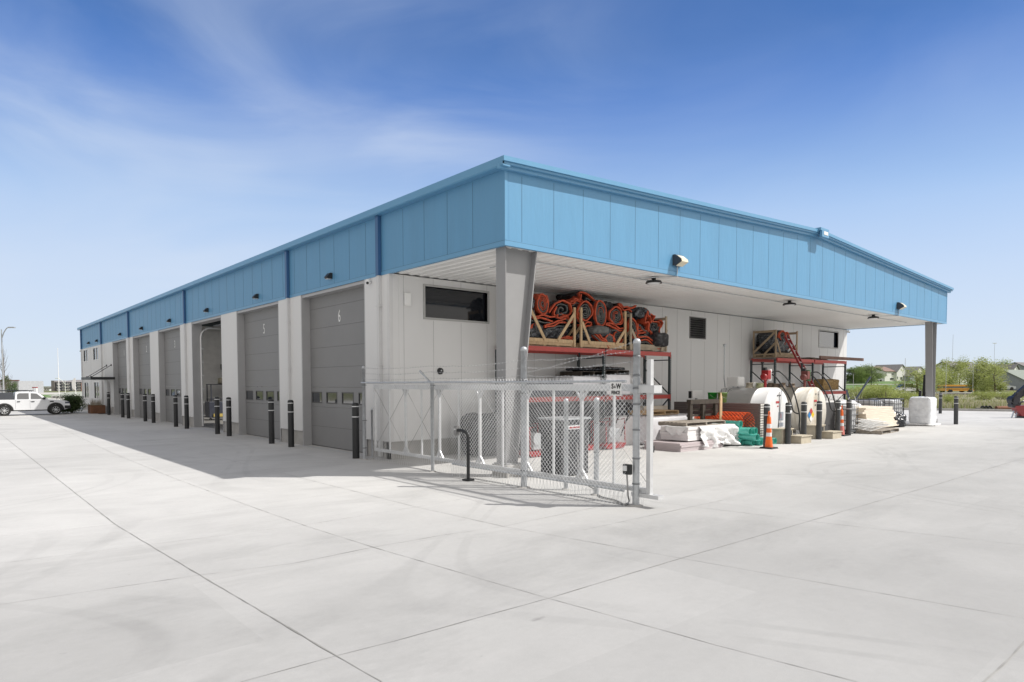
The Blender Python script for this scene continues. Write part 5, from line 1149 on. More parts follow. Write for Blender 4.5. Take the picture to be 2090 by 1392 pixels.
def steps(x, y, label):
    t = thing('timber_steps', label, 'steps', (x, y, 0), 'timber step boxes in front of the tanks'); a = MB(); a.box(-.35, .35, -.02, .32, .0, .44); a.box(-.38, .38, -.05, .34, .441, .475); a.build('upper_step', M_stepw, t); a = MB(); a.box(-.35 + .45, .80, -.42, .0 - .021, .0, .22); a.box(.07, .83, -.45, -.052 + .03, .221, .25); a.build('lower_step', M_stepw, t)
    a = MB(); a.box(-.02, .30, -.024, -.021, .24, .40); a.build('painted_hollow', M_black, t); return t  # flat black plate paints the dark of an open step front
steps(11.9, .02, 'two tier timber step box in front of the clean tank'); steps(14.5, .15, 'two tier timber step box in front of the stained tank')
a = MB(); a.prism([(-.35, 0), (.0, 0), (.1, .22), (-.1, .27), (-.28, .2)], -.12, .12, axis='Y'); tag(a.build('concrete_chunk', M_base, loc=(12.9, .3, 0)), 'rough concrete lump at the foot of the clean tank', 'concrete block')
# red sign disc + dark panels right of tanks
a = MB(); a.box(16.25, 17.3, .75, .85, 0.0, 1.20); tag(a.build('dark_panel', mat('dark_grey_panel', (.075, .075, .078), .6), bevel=.006), 'dark grey upright panel right behind the delineator with faded foot', 'panel')
t = thing('octagonal_sign', 'red octagonal sign leaning at the right edge of the stained tank', 'sign', (16.13, .72, 1.0)); a = MB(); a.prism([(.20 * math.cos(R_(22.5 + 45 * k)), .20 * math.sin(R_(22.5 + 45 * k))) for k in range(8)], 0, .006, axis='Y'); a.build('sign_face', M_lblr, t); a = MB(); a.box(-.03, .03, .008, .03, -1.0, .2); a.build('sign_post', M_galv, t)
# ladder
t = thing('ladder', 'red fibreglass ladder leaning against the farther rack above the stained tank', 'ladder', (0, 0, 0)); A0, A1 = Vector((19.22, 2.55, 1.75)), Vector((17.85, 3.05, 3.86)); off = Vector((.40, .05, 0))
for o_ in (-.5, .5): a = MB(); a.bar(A0 + off * o_, A1 + off * o_, .035, .08, upv=(0, 1, 0)); a.build('rail', mat('ladder_red', (.30, .035, .04), .4), t)
for k in range(9): q = A0.lerp(A1, (k + .5) / 9); a = MB(); a.cyl(q - off * .48, q + off * .48, .017, n=8); a.build('rung', M_alu, t)
# hay bale, timber on the rack
a = MB(); a.blob((0, 0, .26), (1.7, .7, .50), 20, .035, 5, 5, 12); tag(a.build('straw_bale', M_hay, loc=(23.15, 3.8, 1.60)), 'rectangular straw bale on the low shelf of the farther rack', 'straw bale')
a = MB(); a.box(21.6, 26.4, 3.30, 3.38, 3.06, 3.20); tag(a.build('timber_plank', mat('brown_timber', (.20, .12, .095), .8, var=.2), loc=(0, 0, -.03)), 'long brown plank sticking out past the end of the farther rack', 'plank')
a = MB(); rn = random.Random(4)
for k in range(26): x = 19.6 + k * .13; a.box(x, x + rn.uniform(.1, .5), 3.3 + rn.uniform(0, .5), 3.9 + rn.uniform(0, .3), 2.992 + .03 * (k % 3), 2.992 + .03 * (k % 3) + .026)
tag(a.build('loose_boards', mat('dark_brown_boards', (.12, .085, .06), .85, var=.3)), 'thin brown boards spread on top of the farther rack', 'boards')
heap((18.6, 4.0, 1.62), (2.6, .6, .45), 41, 'dark heap of material behind the stained tank', M_blk, .12, 16, 2)
# ------------------------------------------------------------------ caged totes
def cage(x, y, w_, d_, h_, label, nx=5, nz=5, rz=0, bottle=True, m_=None, z0=0.12):
    t = thing('caged_tote', label, 'caged tote', (x, y, 0), 'white liquid totes in wire cages', rz); a = MB(); m_ = m_ or mat('cage_tube', (.16, .165, .175), .5, metal=.4)
    for s_ in (-1, 1):
        for k in range(nx + 1): u = -w_ / 2 + k * w_ / nx; a.cyl((u, s_ * d_ / 2, z0), (u, s_ * d_ / 2, h_), .014, n=6)
        for k in range(nx + 1): v = -d_ / 2 + k * d_ / nx; a.cyl((s_ * w_ / 2, v, z0), (s_ * w_ / 2, v, h_), .014, n=6)
        for k in range(nz + 1): z = z0 + k * (h_ - z0) / nz; a.cyl((-w_ / 2, s_ * d_ / 2, z), (w_ / 2, s_ * d_ / 2, z), .014, n=6); a.cyl((s_ * w_ / 2, -d_ / 2, z), (s_ * w_ / 2, d_ / 2, z), .014, n=6)
    a.build('wire_cage', m_, t)
    if bottle: a = MB(); a.blob((0, 0, (h_ + z0) / 2), (w_ - .06, d_ - .06, h_ - z0 - .04), 12, .02, 7, 1.5, 9); a.build('white_bottle', mat('tote_plastic', (.72, .73, .74), .35), t)
    a = MB(); a.box(-w_ / 2, w_ / 2, -d_ / 2, d_ / 2, .06, z0)
    a.build('base_frame', m_, t)
    for sx in (-1, 1):
        for sy in (-1, 1): b = MB(); b.cyl((sx * w_ * .42, sy * d_ * .42 - .03, .05), (sx * w_ * .42, sy * d_ * .42 + .03, .05), .05, n=12); b.build('caster', M_rub, t)
    return t
cage(17.55, .75, .9, 1.0, 1.13, 'white tote in a wire cage on casters, right of the delineator with faded foot'); cage(24.7, 2.5, 1.2, 1.2, 1.15, 'long low white tote in a wire cage behind the lumber, left one'); cage(26.3, 2.2, 1.2, 1.2, 1.15, 'second white tote in a wire cage behind the lumber'); cage(27.4, 2.6, 1.3, 1.2, 1.15, 'emptier dark wire cage left of the shrink wrapped pallet', bottle=False, m_=M_black)
# white wrapped mound and picket heap
heap((20.3, 2.3, .62), (3.3, 1.8, 1.15), 50, 'long mound of goods under wrinkled white plastic, behind the caged tote', M_wplas, .09, 26, .8, 'wrapped_mound', 'wrapped goods')
a = MB(); rn = random.Random(12)
for k in range(46):
    x = rn.uniform(18.6, 21.4); y = rn.uniform(1.6, 2.9); z = 1.15 + rn.uniform(0, .06); an = rn.uniform(0, 6.28); l_ = rn.uniform(.08, .22); a.bar((x, y, z), (x + math.cos(an) * l_, y + math.sin(an) * l_ * .4, z + rn.uniform(.08, .30)), .02)
tag(a.build('plastic_scraps', M_white), 'spiky white plastic scraps on top of the wrapped mound', 'plastic scraps')
# lumber: sloping stack of pale boards
t = thing('lumber_stack', 'big pale stack of fresh lumber with staggered ends', 'lumber', (21.3, 1.25, 0)); rn = random.Random(9)
for k in range(11):
    a = MB(); x0 = -2.0 + rn.uniform(-.25, .25) + .0 * k; x1 = 1.6 - .10 * k + rn.uniform(-.2, .25)
    for q in range(5):
        a.box(x0 + rn.uniform(-.15, .15), x1 + rn.uniform(-.3, .2), -.8 + q * .33, -.8 + q * .33 + .32, .08 + k * .078, .08 + k * .078 + .073)
    a.build('board_layer', M_lumb, t)
heap((23.1, .95, .30), (.95, 1.2, .62), 51, 'crumpled black tarp and rolled liner at the right end of the lumber', M_tarp, .16, 24, 1.4, 'black_tarp', 'tarp')
# white wire fence parts on a pallet
pallet(19.0, -.12, 0, 2.2, .9, 'weathered pallet under the heap of white wire pickets', M_woodg, rz=R_(4))
t = thing('wire_picket_bundle', 'tangled heap of white wire garden panels on a pallet', 'wire panels', (18.75, .0, .16)); rn = random.Random(21)
for k in range(7):
    a = MB(); l_ = rn.uniform(1.5, 2.4); wd = .55; an = rn.uniform(-.12, .25); M4 = Matrix.Translation((rn.uniform(-.35, .35), rn.uniform(-.1, .35), .03 + k * .045)) @ Matrix.Rotation(an, 4, 'Z') @ Matrix.Rotation(rn.uniform(-.05, .12), 4, 'Y') @ Matrix.Rotation(rn.uniform(.0, .5), 4, 'X')
    for y in (-wd / 2, 0, wd / 2): a.cyl((-l_ / 2, y, 0), (l_ / 2, y, 0), .008, n=5)
    x = -l_ / 2
    while x < l_ / 2: a.cyl((x, -wd / 2, 0), (x, wd / 2, 0), .006, n=5); x += .13
    a.xform(M4); a.build('wire_panel', M_white, t)
# shrink wrapped pallet
t = thing('shrink_wrapped_pallet', 'tall shrink wrapped pallet load standing by the far column', 'wrapped pallet', (*bgp(1884, 30.0)[:2], 0), None, R_(0)); a = MB(); a.blob((0, 0, .68), (.90, .92, 1.24), 30, .022, 9, 2.4, 8); a.build('wrapped_load', mat('shrink_wrap', (.80, .82, .85), .16, var=.06, nscale=3, bump=.8, bscale=5, stretch=(1, 1, 4), spec=.8), t)
a = MB(); 
for k in range(6): a.box(-.44 + k * .155, -.44 + k * .155 + .08, -.44, .44, 0.0, .07)
a.build('pallet', M_woodg, t); a = MB(); a.blob((0, 0, .05), (1.15, 1.2, .10), 22, .06, 12, 1.8, 6); a.build('wrap_skirt', M_wplas, t)
# black vinyl posts behind it
rn = random.Random(2)
for k, (dx, dz, an, lbl) in enumerate(((-.5, 1.55, 5, 'short black tube, leftmost of those behind the wrapped pallet'), (-.05, 2.0, 20, 'thick black tube leaning behind the wrapped pallet'), (.1, 2.35, 12, 'tallest black tube behind the wrapped pallet'), (.3, 1.95, 22, 'black tube with pale streak behind the wrapped pallet'), (.45, 1.8, 28, 'black tube leaning farthest right behind the wrapped pallet'))):
    a = MB(); a.box(-.055, .055, -.055, .055, 0, dz); o = a.build('black_tube', M_black, loc=(bgp(1882, 32.5)[0] + dx * .7, bgp(1882, 32.5)[1], 0)); o.rotation_euler = (0, R_(an * .6), 0); tag(o, lbl, 'tube', 'black tubes behind the wrapped pallet')
a = MB(); a.bar((25.6, 3.4, 1.0), (30.2, 4.4, 2.25), .07); tag(a.build('long_pole', M_black), 'long thin dark pole slanting over the caged totes', 'pole'); a = MB(); a.bar((25.4, 3.5, .9), (27.6, 4.6, 1.55), .09); tag(a.build('long_pole', M_black), 'shorter dark pole slanting below the long thin one', 'pole')

# ------------------------------------------------------------------ pickup
M_car = mat('white_car_paint', (.74, .75, .77), .22, var=.01, spec=.7); M_ltg = mat('headlamp_glass', (.10, .11, .14), .1)
def wheel(t, x, y, r, sgn):
    a = MB(); a.lathe([(r * .62, -.11), (r * .93, -.12), (r, -.08), (r, .08), (r * .93, .12), (r * .62, .11)], c=(x, y, r), n=28, axis='Y'); w_ = a.build('tyre', M_rub, t)
    a = MB(); ys = y + sgn * .07
    a.lathe([(r * .64, 0), (r * .60, 0), (r * .58, -.03 * sgn)], c=(x, ys + sgn * .03, r), n=28, axis='Y')
    for k in range(8): q = k * math.pi / 4; a.bar((x + .03 * math.cos(q), ys + sgn * .02, r + .03 * math.sin(q)), (x + r * .61 * math.cos(q + .1), ys + sgn * .02, r + r * .61 * math.sin(q + .1)), .035, .02, upv=(0, 1, 0))
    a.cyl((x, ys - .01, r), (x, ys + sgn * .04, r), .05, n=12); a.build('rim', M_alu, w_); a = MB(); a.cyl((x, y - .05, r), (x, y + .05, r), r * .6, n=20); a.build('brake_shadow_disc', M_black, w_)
def pickup(p, sc):
    t = thing('pickup_truck', 'white pickup truck with black wheel flares and a roof rack, half in the building shade', 'pickup truck', p); H2 = .90
    low = [(.92, .50), (.95, .72), (.86, 1.02), (.60, 1.10), (-.38, 1.19), (-2.56, 1.22), (-4.35, 1.22), (-4.40, .62), (-4.30, .5)]
    wf, wr, rr = 0.0, -3.2, .47
    def arch(c): return [(c - rr * math.cos(k * math.pi / 8), .42 + rr * math.sin(k * math.pi / 8) * 1.02) for k in range(9)]
    body = low[:] + [(wr - rr - .02, .42)] + arch(wr) + [(wf - rr - .02, .42)] + arch(wf) + [(.6, .42)]
    a = MB(); a.prism(body, -H2, H2, axis='Y'); a.build('body', M_car, t, bevel=.03)
    a = MB(); cab = [(-.42, 1.16), (-1.12, 1.74), (-1.35, 1.80), (-2.38, 1.82), (-2.50, 1.76), (-2.56, 1.18)]
    n = len(cab); vs = []
    for s_ in (-1, 1):
        for (x, z) in cab: k = (z - 1.16) / .66; vs.append((x, s_ * (H2 - .02 - .17 * k), z))
    a.add(vs, [tuple(range(n)), tuple(reversed(range(n, 2 * n)))] + [(i, n + i, n + (i + 1) % n, (i + 1) % n) for i in range(n)], 0); a.build('cab', M_car, t, bevel=.02)
    a = MB(); can = [(-2.60, 1.225), (-2.62, 1.74), (-4.05, 1.74), (-4.33, 1.225)]; vs = []
    for s_ in (-1, 1):
        for (x, z) in can: vs.append((x, s_ * (H2 - .03 - .15 * (z - 1.22) / .6), z))
    a.add(vs, [(0, 1, 2, 3), (7, 6, 5, 4), (0, 4, 5, 1), (1, 5, 6, 2), (2, 6, 7, 3), (3, 7, 4, 0)]); a.build('bed_cover', mat('bed_cover_grey', (.05, .055, .065), .1), t, bevel=.02)
    for s_ in (-1, 1):
        def yy(z): return s_ * (H2 - .02 - .17 * (z - 1.16) / .66 + .006)
        for nm, P_ in (('front_window', [(-.75, 1.24), (-1.18, 1.66), (-1.55, 1.70), (-1.57, 1.24)]), ('rear_window', [(-1.68, 1.24), (-1.68, 1.70), (-2.28, 1.70), (-2.40, 1.60), (-2.42, 1.24)])):
            a = MB(); v = [(x, yy(z), z) for x, z in P_]; a.add(v, [tuple(range(len(v)))]); a.build(nm, M_glass, t)
        a = MB(); a.box(-1.60, -1.50, s_ * (H2 + .002) - .004, s_ * (H2 + .002) + .004, 1.05, 1.08); a.box(-1.52, -1.34, min(s_ * H2, s_ * (H2 + .04)), max(s_ * H2, s_ * (H2 + .04)), 1.035, 1.085); a.box(-2.42, -2.24, min(s_ * H2, s_ * (H2 + .04)), max(s_ * H2, s_ * (H2 + .04)), 1.045, 1.095); a.build('door_handle', M_black, t)
        a = MB(); a.box(-.83, -.66, min(s_ * (H2 - .02), s_ * (H2 + .17)), max(s_ * (H2 - .02), s_ * (H2 + .17)), 1.20, 1.36); a.build('mirror', M_black, t, bevel=.02)
        a = MB(); a.box(-1.63, -1.622, s_ * (H2 + .0015) - .002, s_ * (H2 + .0015) + .002, .52, 1.2); a.box(-2.53, -2.52, s_ * (H2 + .0015) - .002, s_ * (H2 + .0015) + .002, .52, 1.2); a.box(-.42, -.412, s_ * (H2 + .0015) - .002, s_ * (H2 + .0015) + .002, .52, 1.15); a.box(-.36, -.12, s_ * (H2 + .003) - .003, s_ * (H2 + .003) + .003, 1.0, 1.09); a.build('door_seam', M_black, t)
        for c in (wf, wr):
            a = MB(); vs = []
            for k in range(13):
                q = k * math.pi / 12
                for r_ in (.42, .56): vs += [(c - r_ * math.cos(q), s_ * (H2 + .035), .40 + r_ * math.sin(q)), (c - r_ * math.cos(q), s_ * (H2 - .12), .40 + r_ * math.sin(q))]
            fs = []
            for k in range(12): b_ = 4 * k; fs += [(b_, b_ + 2, b_ + 6, b_ + 4), (b_, b_ + 4, b_ + 5, b_ + 1), (b_ + 2, b_ + 3, b_ + 7, b_ + 6)]
            a.add(vs, fs); a.build('wheel_flare', M_rub, t); wheel(t, c, s_ * (H2 - .10), .40, s_)
        a = MB(); a.box(.60, .90, min(s_ * .55, s_ * (H2 + .004)), max(s_ * .55, s_ * (H2 + .004)), .86, 1.02); a.build('headlight', M_ltg, t, bevel=.02)
    a = MB(); a.box(.55, 1.0, -H2 - .01, H2 + .01, .44, .74); a.box(.86, .965, -.55, .55, .75, 1.0); a.build('front_bumper', M_rub, t, bevel=.05)
    a = MB(); v = [(-.46, -.80, 1.20), (-.46, .80, 1.20), (-1.10, .68, 1.735), (-1.10, -.68, 1.735)]; a.add([(x + .015, y, z + .015) for x, y, z in v], [(0, 1, 2, 3)]); a.build('windscreen', M_glass, t)
    a = MB()
    for y in (-.62, .62): a.box(-4.1, -1.35, y - .025, y + .025, 1.86, 1.91)
    for x in (-1.5, -2.2, -2.9, -3.6, -4.0): a.box(x - .03, x + .03, -.62, .62, 1.87, 1.90); a.box(x - .02, x + .02, -.62, -.58, 1.76, 1.87); a.box(x - .02, x + .02, .58, .62, 1.76, 1.87)
    a.box(-3.9, -1.7, -.5, .5, 1.905, 1.93); a.build('roof_rack', M_black, t)
    a = MB(); a.box(-4.1, .7, -.75, .75, .34, .50); a.build('chassis', M_rub, t); t.scale = (sc, sc, sc)
pickup((-2.95, 41.8, 0), .82)

# ------------------------------------------------------------------ vegetation
def crown(mb, c, rx_, rz_, n, size, seed, lumps=9, mi=0, hole=.0):
    rnd = random.Random(seed); c = Vector(c); L_ = []
    for k in range(lumps):
        a_ = rnd.uniform(0, 6.28); q = rnd.uniform(.15, .75); L_.append((c + Vector((math.cos(a_) * rx_ * q, math.sin(a_) * rx_ * q, rnd.uniform(-.65, .75) * rz_)), rnd.uniform(.28, .52)))
    L_.append((c, .6))
    for k in range(n):
        lc, lr = L_[rnd.randrange(len(L_))]; d = Vector((rnd.gauss(0, 1), rnd.gauss(0, 1), rnd.gauss(0, 1))).normalized(); rr = lr * (rnd.random() ** .45) * (1.25 if rnd.random() < .12 else 1)
        p = lc + Vector((d.x * rx_, d.y * rx_, d.z * rz_)) * rr
        if hole and noise.noise(p * 1.3) < -hole: continue
        s_ = size * rnd.uniform(.5, 1.3); u = Vector((rnd.gauss(0, 1), rnd.gauss(0, 1), rnd.gauss(0, 1))).normalized(); v = u.orthogonal().normalized() * s_; u = u * s_ * .8
        mb.add([p - u * .5, p + v * .35, p + u * .5, p - v * .35], [(0, 1, 2, 3)], mi)
def limbs(mb, h, r, n, spread, seed, z0=.25):
    rnd = random.Random(seed); mb.tube([(0, 0, -.2), (.03 * h * .2, 0, h * .3), (0, .02 * h, h * .6), (.0, 0, h * .9)], [r, r * .8, r * .5, r * .12], 8)
    for k in range(n):
        z = h * rnd.uniform(z0, .7); a_ = rnd.uniform(0, 6.28); l_ = spread * rnd.uniform(.5, 1); e = Vector((math.cos(a_) * l_, math.sin(a_) * l_, z + h * rnd.uniform(.12, .32))); b_ = Vector((0, 0, z)); m_ = b_.lerp(e, .5) + Vector((0, 0, -.03 * h)); mb.tube([b_, m_, e], [r * .35, r * .2, r * .05], 5)
def tree(kind, seed, h=10, rx_=3.5, leaf=M_leafG, n=4200, size=.34, trunk=.18, cz=.58, czr=.42, lumps=12, hole=0.0):
    t = thing('tree', '', 'tree'); a = MB(); limbs(a, h, trunk, 12, rx_ * .8, seed); a.build('trunk', M_bark, t); a = MB(); crown(a, (0, 0, h * cz), rx_, h * czr, n, size, seed, lumps, hole=hole); a.build('crown', leaf, t); return t
def shrub(seed, h, w_, leaf, n=2600, size=.14):
    t = thing('shrub', '', 'shrub'); a = MB(); rnd = random.Random(seed)
    for k in range(16): q = rnd.uniform(0, 6.28); l_ = w_ * .42 * rnd.random(); a.tube([(0, 0, -.1), (math.cos(q) * l_ * .5, math.sin(q) * l_ * .5, h * .45), (math.cos(q) * l_, math.sin(q) * l_, h * rnd.uniform(.75, 1.0))], [.03, .02, .006], 4)
    a.build('stems', M_bark, t); a = MB(); crown(a, (0, 0, h * .52), w_ / 2, h * .55, n, size, seed, 14); 
    for k in range(n // 5):
        q = rnd.uniform(0, 6.28); l_ = w_ * .5 * rnd.random() ** .5; z = h * rnd.uniform(.75, 1.12); p = Vector((math.cos(q) * l_, math.sin(q) * l_, z * (1 - .35 * (l_ / w_ * 2) ** 2))); u = Vector((rnd.gauss(0, .3), rnd.gauss(0, .3), 1)).normalized() * size; v = u.orthogonal().normalized() * size * .25; a.add([p - u * .5, p + v, p + u * .5, p - v], [(0, 1, 2, 3)])
    a.build('foliage', leaf, t); return t
def put(o, px, d, label, sc=1.0, first=False, rz=0, group=None, dz=0):
    p = bgp(px, d); p.z = terrain_z(p.x, p.y) + dz
    if first: o.location = p; o.scale = sc if isinstance(sc, tuple) else (sc,) * 3; o['label'] = label; o.rotation_euler = (0, 0, rz)
    else: o = copytree(o, p, label, rz, sc)
    if group: o['group'] = group
    return o
G1 = 'pale green shrubs at the edge of the field'; G2 = 'trees between the field and the houses'
sA = shrub(1, 3.0, 3.6, M_leafY, 3600, .13); sB = shrub(2, 2.6, 4.2, M_leafY, 3600, .13)
SH = [(sA, 1752, 60, 'yellow green shrub just right of the building wall', (1.2, 1.2, .58), 0), (sB, 1783, 62, 'widest yellow green shrub behind the lumber, left of the house', (1.05, 1.05, .74), 1), (sA, 1808, 58, 'yellow green shrub behind the caged totes, below the house', (1.0, 1, .60), 2), (sB, 1832, 66, 'yellow green shrub fading out left of the wrapped pallet', (.8, .8, .52), 3),
      (sB, 1862, 72, 'scrubby shrub directly behind the black tubes', (.8, .8, .42), .5), (sA, 2010, 78, 'low rounded yellow shrub left one in the field right of the auger', (.9, .9, .36), 1.2), (sB, 2045, 80, 'low rounded yellow shrub in the field near the right edge', (1.0, 1.0, .42), 2.2), (sA, 2072, 82, 'low shrub in the field behind the red and black crane', (.9, .9, .36), .3), (sB, 1935, 64, 'thin shrub behind the two dark bollards at the far column', (.35, .35, .36), .9)]
for k, (o, px, d, l, sc, rz) in enumerate(SH): put(o, px, d, l, sc, first=(k < 2), rz=rz, group=G1)
tY = tree('y', 3, 10, 3.6, M_leafY, 5200, .30, .20, .52, .50, 16, .28); tY2 = tree('y', 8, 10, 3.2, M_leafY, 4600, .30, .18, .50, .52, 14, .30); tG = tree('g', 5, 10, 4.8, M_leafG, 8500, .42, .25, .52, .50, 20); tD = tree('d', 6, 9, 4.0, M_leafD, 4200, .40, .25, .55, .46, 12)
TR = [(tY, 1872, 96, 'pale green tree growing left of the far column, behind the black tubes', (.95, .95, .62)), (tY2, 1938, 136, 'tall pale green tree right of the far column, above the bus', (1.0, 1.0, .82)), (tY, 1958, 148, 'narrow pale green tree behind the roof of the bus', (.8, .8, .92)), (tY2, 1990, 116, 'pale green tree in the middle right of the bus', (.9, .9, .76)),
      (tY, 2008, 114, 'widest pale green tree right of the bus', (1.1, 1.1, .78)), (tY2, 2030, 108, 'pale green tree at the right end of the row, left of the white house', (.85, .85, .62)), (tY, 1902, 110, 'pale green tree partly hidden by the far column', (.75, .75, .64)),
      (tG, 1741, 205, 'mid green tree at the left end of the background, beside the building wall', (1.0, 1.0, .72)), (tG, 1757, 215, 'mid green tree second from the building wall in the background', (.85, .85, .76)), (tG, 1772, 210, 'taller mid green tree just left of the white house', (1.0, 1.0, .80)), (tD, 1828, 290, 'dark tree rising behind the roof of the white house', (1.0, 1.0, .85)), (tG, 1842, 295, 'green tree behind the right gable of the white house', (1.2, 1.2, .66)),
      (tG, 1812, 300, 'green tree behind the left roof of the white house', (1.1, 1.1, .64)), (tD, 1916, 235, 'dark tree low behind the far column', (1.0, 1.0, .62)), (tG, 1866, 262, 'green tree above the small garage right of the white house', (1.0, 1.0, .60)), (tD, 2052, 190, 'dark tree right of the street lights, over the far roofs', (.9, .9, .66)), (tG, 2048, 240, 'mid green tree on the skyline right of the street lights', (1.3, 1.3, .84)),
      (tD, 2068, 185, 'broad dark green tree over the grey roofed house', (1.3, 1.3, .62)), (tG, 2088, 230, 'green tree at the right edge of the skyline', (1.5, 1.5, .60)), (tG, 1890, 280, 'green tree on the skyline left of the far column', (1.5, 1.5, .62)), (tG, 1975, 260, 'dark green tree mass seen between the pale trees', (1.8, 1.8, .62)), (tG, 1935, 250, 'green tree on the skyline right of the far column', (1.5, 1.5, .66))]
TR = [(o, px, d, l, (sc[0], sc[1], sc[2] * (.80 if d < 150 and px != 1872 else .70 if d < 220 else .80))) for o, px, d, l, sc in TR]
seen = set()
for k, (o, px, d, l, sc) in enumerate(TR): put(o, px, d, l, sc, first=(id(o) not in seen), rz=k * 1.3, group=G2); seen.add(id(o))
# field grass as one uncountable mass
a = MB(); rnd = random.Random(77)
for k in range(26000):
    d = 47 + 66 * rnd.random() ** 1.3; px = rnd.uniform(1690, 2300); p = bgp(px, d)
    if p.x < 46.5 and p.y < 13: continue
    p.z = terrain_z(p.x, p.y) + .12; cl_ = noise.noise(Vector((p.x * .12, p.y * .12, 0)))
    if cl_ < -.12 and rnd.random() < .75: continue
    h = rnd.uniform(.10, .30) * (1 + max(0, cl_) * 1.6); an = rnd.uniform(0, 3.14); w_ = .05; dx, dy = math.cos(an) * w_, math.sin(an) * w_
    a.add([(p.x - dx, p.y - dy, p.z - .1), (p.x + dx, p.y + dy, p.z - .1), (p.x + rnd.uniform(-.1, .1), p.y + rnd.uniform(-.1, .1), p.z + h)], [(0, 1, 2)], 0 if rnd.random() < .45 else 1)
struct(a.build('field_grass', [leafmat('field_grass_green', (.20, .23, .07), (.32, .34, .12)), leafmat('field_grass_dry', (.42, .38, .26), (.54, .50, .36))]), 'stuff', 'patchy dry and green field grass beyond the kerb', 'grass')

# ------------------------------------------------------------------ houses
M_sid = mat('pale_siding', (.72, .71, .70), .7, var=.04); M_sidg = mat('grey_siding', (.30, .33, .36), .7); M_rfb = mat('brown_shingles', (.25, .17, .145), .9, var=.15, nscale=2); M_rfg = mat('grey_shingles', (.20, .195, .19), .9, var=.15, nscale=2); M_rfgg = mat('green_grey_shingles', (.24, .27, .24), .9, var=.1)
def gable(t, x0, x1, y0, y1, z0, z1, zr, ridge, wm, rm, name='wall', wins=(), ov=.3):
    a = MB()
    if ridge == 'X': a.prism([(y0, z0), (y1, z0), (y1, z1), ((y0 + y1) / 2, zr), (y0, z1)], x0, x1, axis='X')
    else: a.prism([(x0, z0), (x1, z0), (x1, z1), ((x0 + x1) / 2, zr), (x0, z1)], y0, y1, axis='Y')
    wl_ = a.build(name, wm, t); a = MB()
    if ridge == 'X':
        m_ = (y0 + y1) / 2; a.add([(x0 - ov, y0 - ov, z1 - .1), (x1 + ov, y0 - ov, z1 - .1), (x1 + ov, m_, zr + .12), (x0 - ov, m_, zr + .12), (x0 - ov, y1 + ov, z1 - .1), (x1 + ov, y1 + ov, z1 - .1)], [(0, 1, 2, 3), (3, 2, 5, 4)])
    else:
        m_ = (x0 + x1) / 2; a.add([(x0 - ov, y0 - ov, z1 - .1), (m_, y0 - ov, zr + .12), (m_, y1 + ov, zr + .12), (x0 - ov, y1 + ov, z1 - .1), (x1 + ov, y0 - ov, z1 - .1), (x1 + ov, y1 + ov, z1 - .1)], [(0, 1, 2, 3), (1, 4, 5, 2)])
    o = a.build('roof', rm, t); m2 = o.modifiers.new('solid', 'SOLIDIFY'); m2.thickness = .18; m2.offset = 1
    for (x, z, w_, h_) in wins:
        a = MB(); a.box(x - w_ / 2, x + w_ / 2, y0 - .06, y0 - .01, z, z + h_); f_ = a.build('window', M_white, t); a = MB(); a.box(x - w_ / 2 + .08, x + w_ / 2 - .08, y0 - .08, y0 - .061, z + .08, z + h_ - .08); a.build('pane', M_glass, f_)
    return wl_
def bthing(name, px, d, label, cat, dz=0, grp=None):
    p = bgp(px, d); p.z = terrain_z(p.x, p.y) + dz; return thing(name, label, cat, p, grp, -YAW + (.5 if name == 'house' else 0))
GH = 'houses beyond the field'
t = bthing('house', 1815, 245, 'large pale house with a brown left roof and a wide plain gable, beyond the lawn', 'house', 0, GH)
gable(t, -6.2, .5, -2, 7, 0, 3.6, 5.2, 'X', M_sid, M_rfb, wins=((-5.6, 2.4, .5, 1.0), (-1.9, 2.2, .6, 1.0), (-1.1, 2.2, .6, 1.0), (-2.0, .4, 2.2, .9)))
gable(t, -.3, 6.2, -2.8, 7, 0, 3.4, 6.0, 'Y', M_sid, M_rfg, name='gable_wing', wins=((-.0 + .2, .8, .5, 1.1), (2.4, .7, 1.0, 1.0)))
gable(t, 4.0, 7.4, -5.2, -2.85, 0, 1.9, 3.1, 'Y', M_sidg, M_rfg, name='garage_wing')
t = bthing('house', 1860, 262, 'small pale house half hidden by trees right of the large pale house', 'house', 0, GH); gable(t, -3, 4, -3, 5, 0, 3.6, 5.6, 'Y', M_sid, M_rfg, wins=((-.4, 2.2, 1.2, 1.1),))
t = bthing('house', 1962, 205, 'house with a long grey roof showing between the pale trees', 'house', 0, GH); gable(t, -8, 8, -3, 6, 0, 3.8, 6.6, 'X', M_sid, M_rfg, wins=((-3, 1.5, 1.2, 1.2), (2, 1.5, 1.2, 1.2)))
t = bthing('house', 2052, 165, 'white two storey house with a steep grey roof near the right edge', 'house', 0, GH); gable(t, -4.2, .2, -3, 5, 0, 3.6, 5.6, 'Y', M_white, M_rfg, wins=((-2, 2.4, .9, 1.0),)); gable(t, .3, 5.0, -4.5, 3, 0, 1.9, 3.6, 'X', M_sidg, M_rfgg, name='garage_wing', wins=((2.2, .2, 2.6, 1.3),))
t = bthing('house', 2078, 150, 'low house with a broad green grey roof behind the crane', 'house', 0, GH); gable(t, -3.5, 7, -3, 6, 0, 1.9, 4.3, 'X', M_sidg, M_rfgg, wins=((1, .4, 1.2, 1.0), (4.2, .4, 1.2, 1.0)))
t = bthing('house', 2110, 210, 'dark grey roofed building at the right edge of the skyline', 'house', 0, GH); gable(t, -9, 7, -3, 6, 0, 4.2, 6.3, 'X', M_sidg, M_rfg)
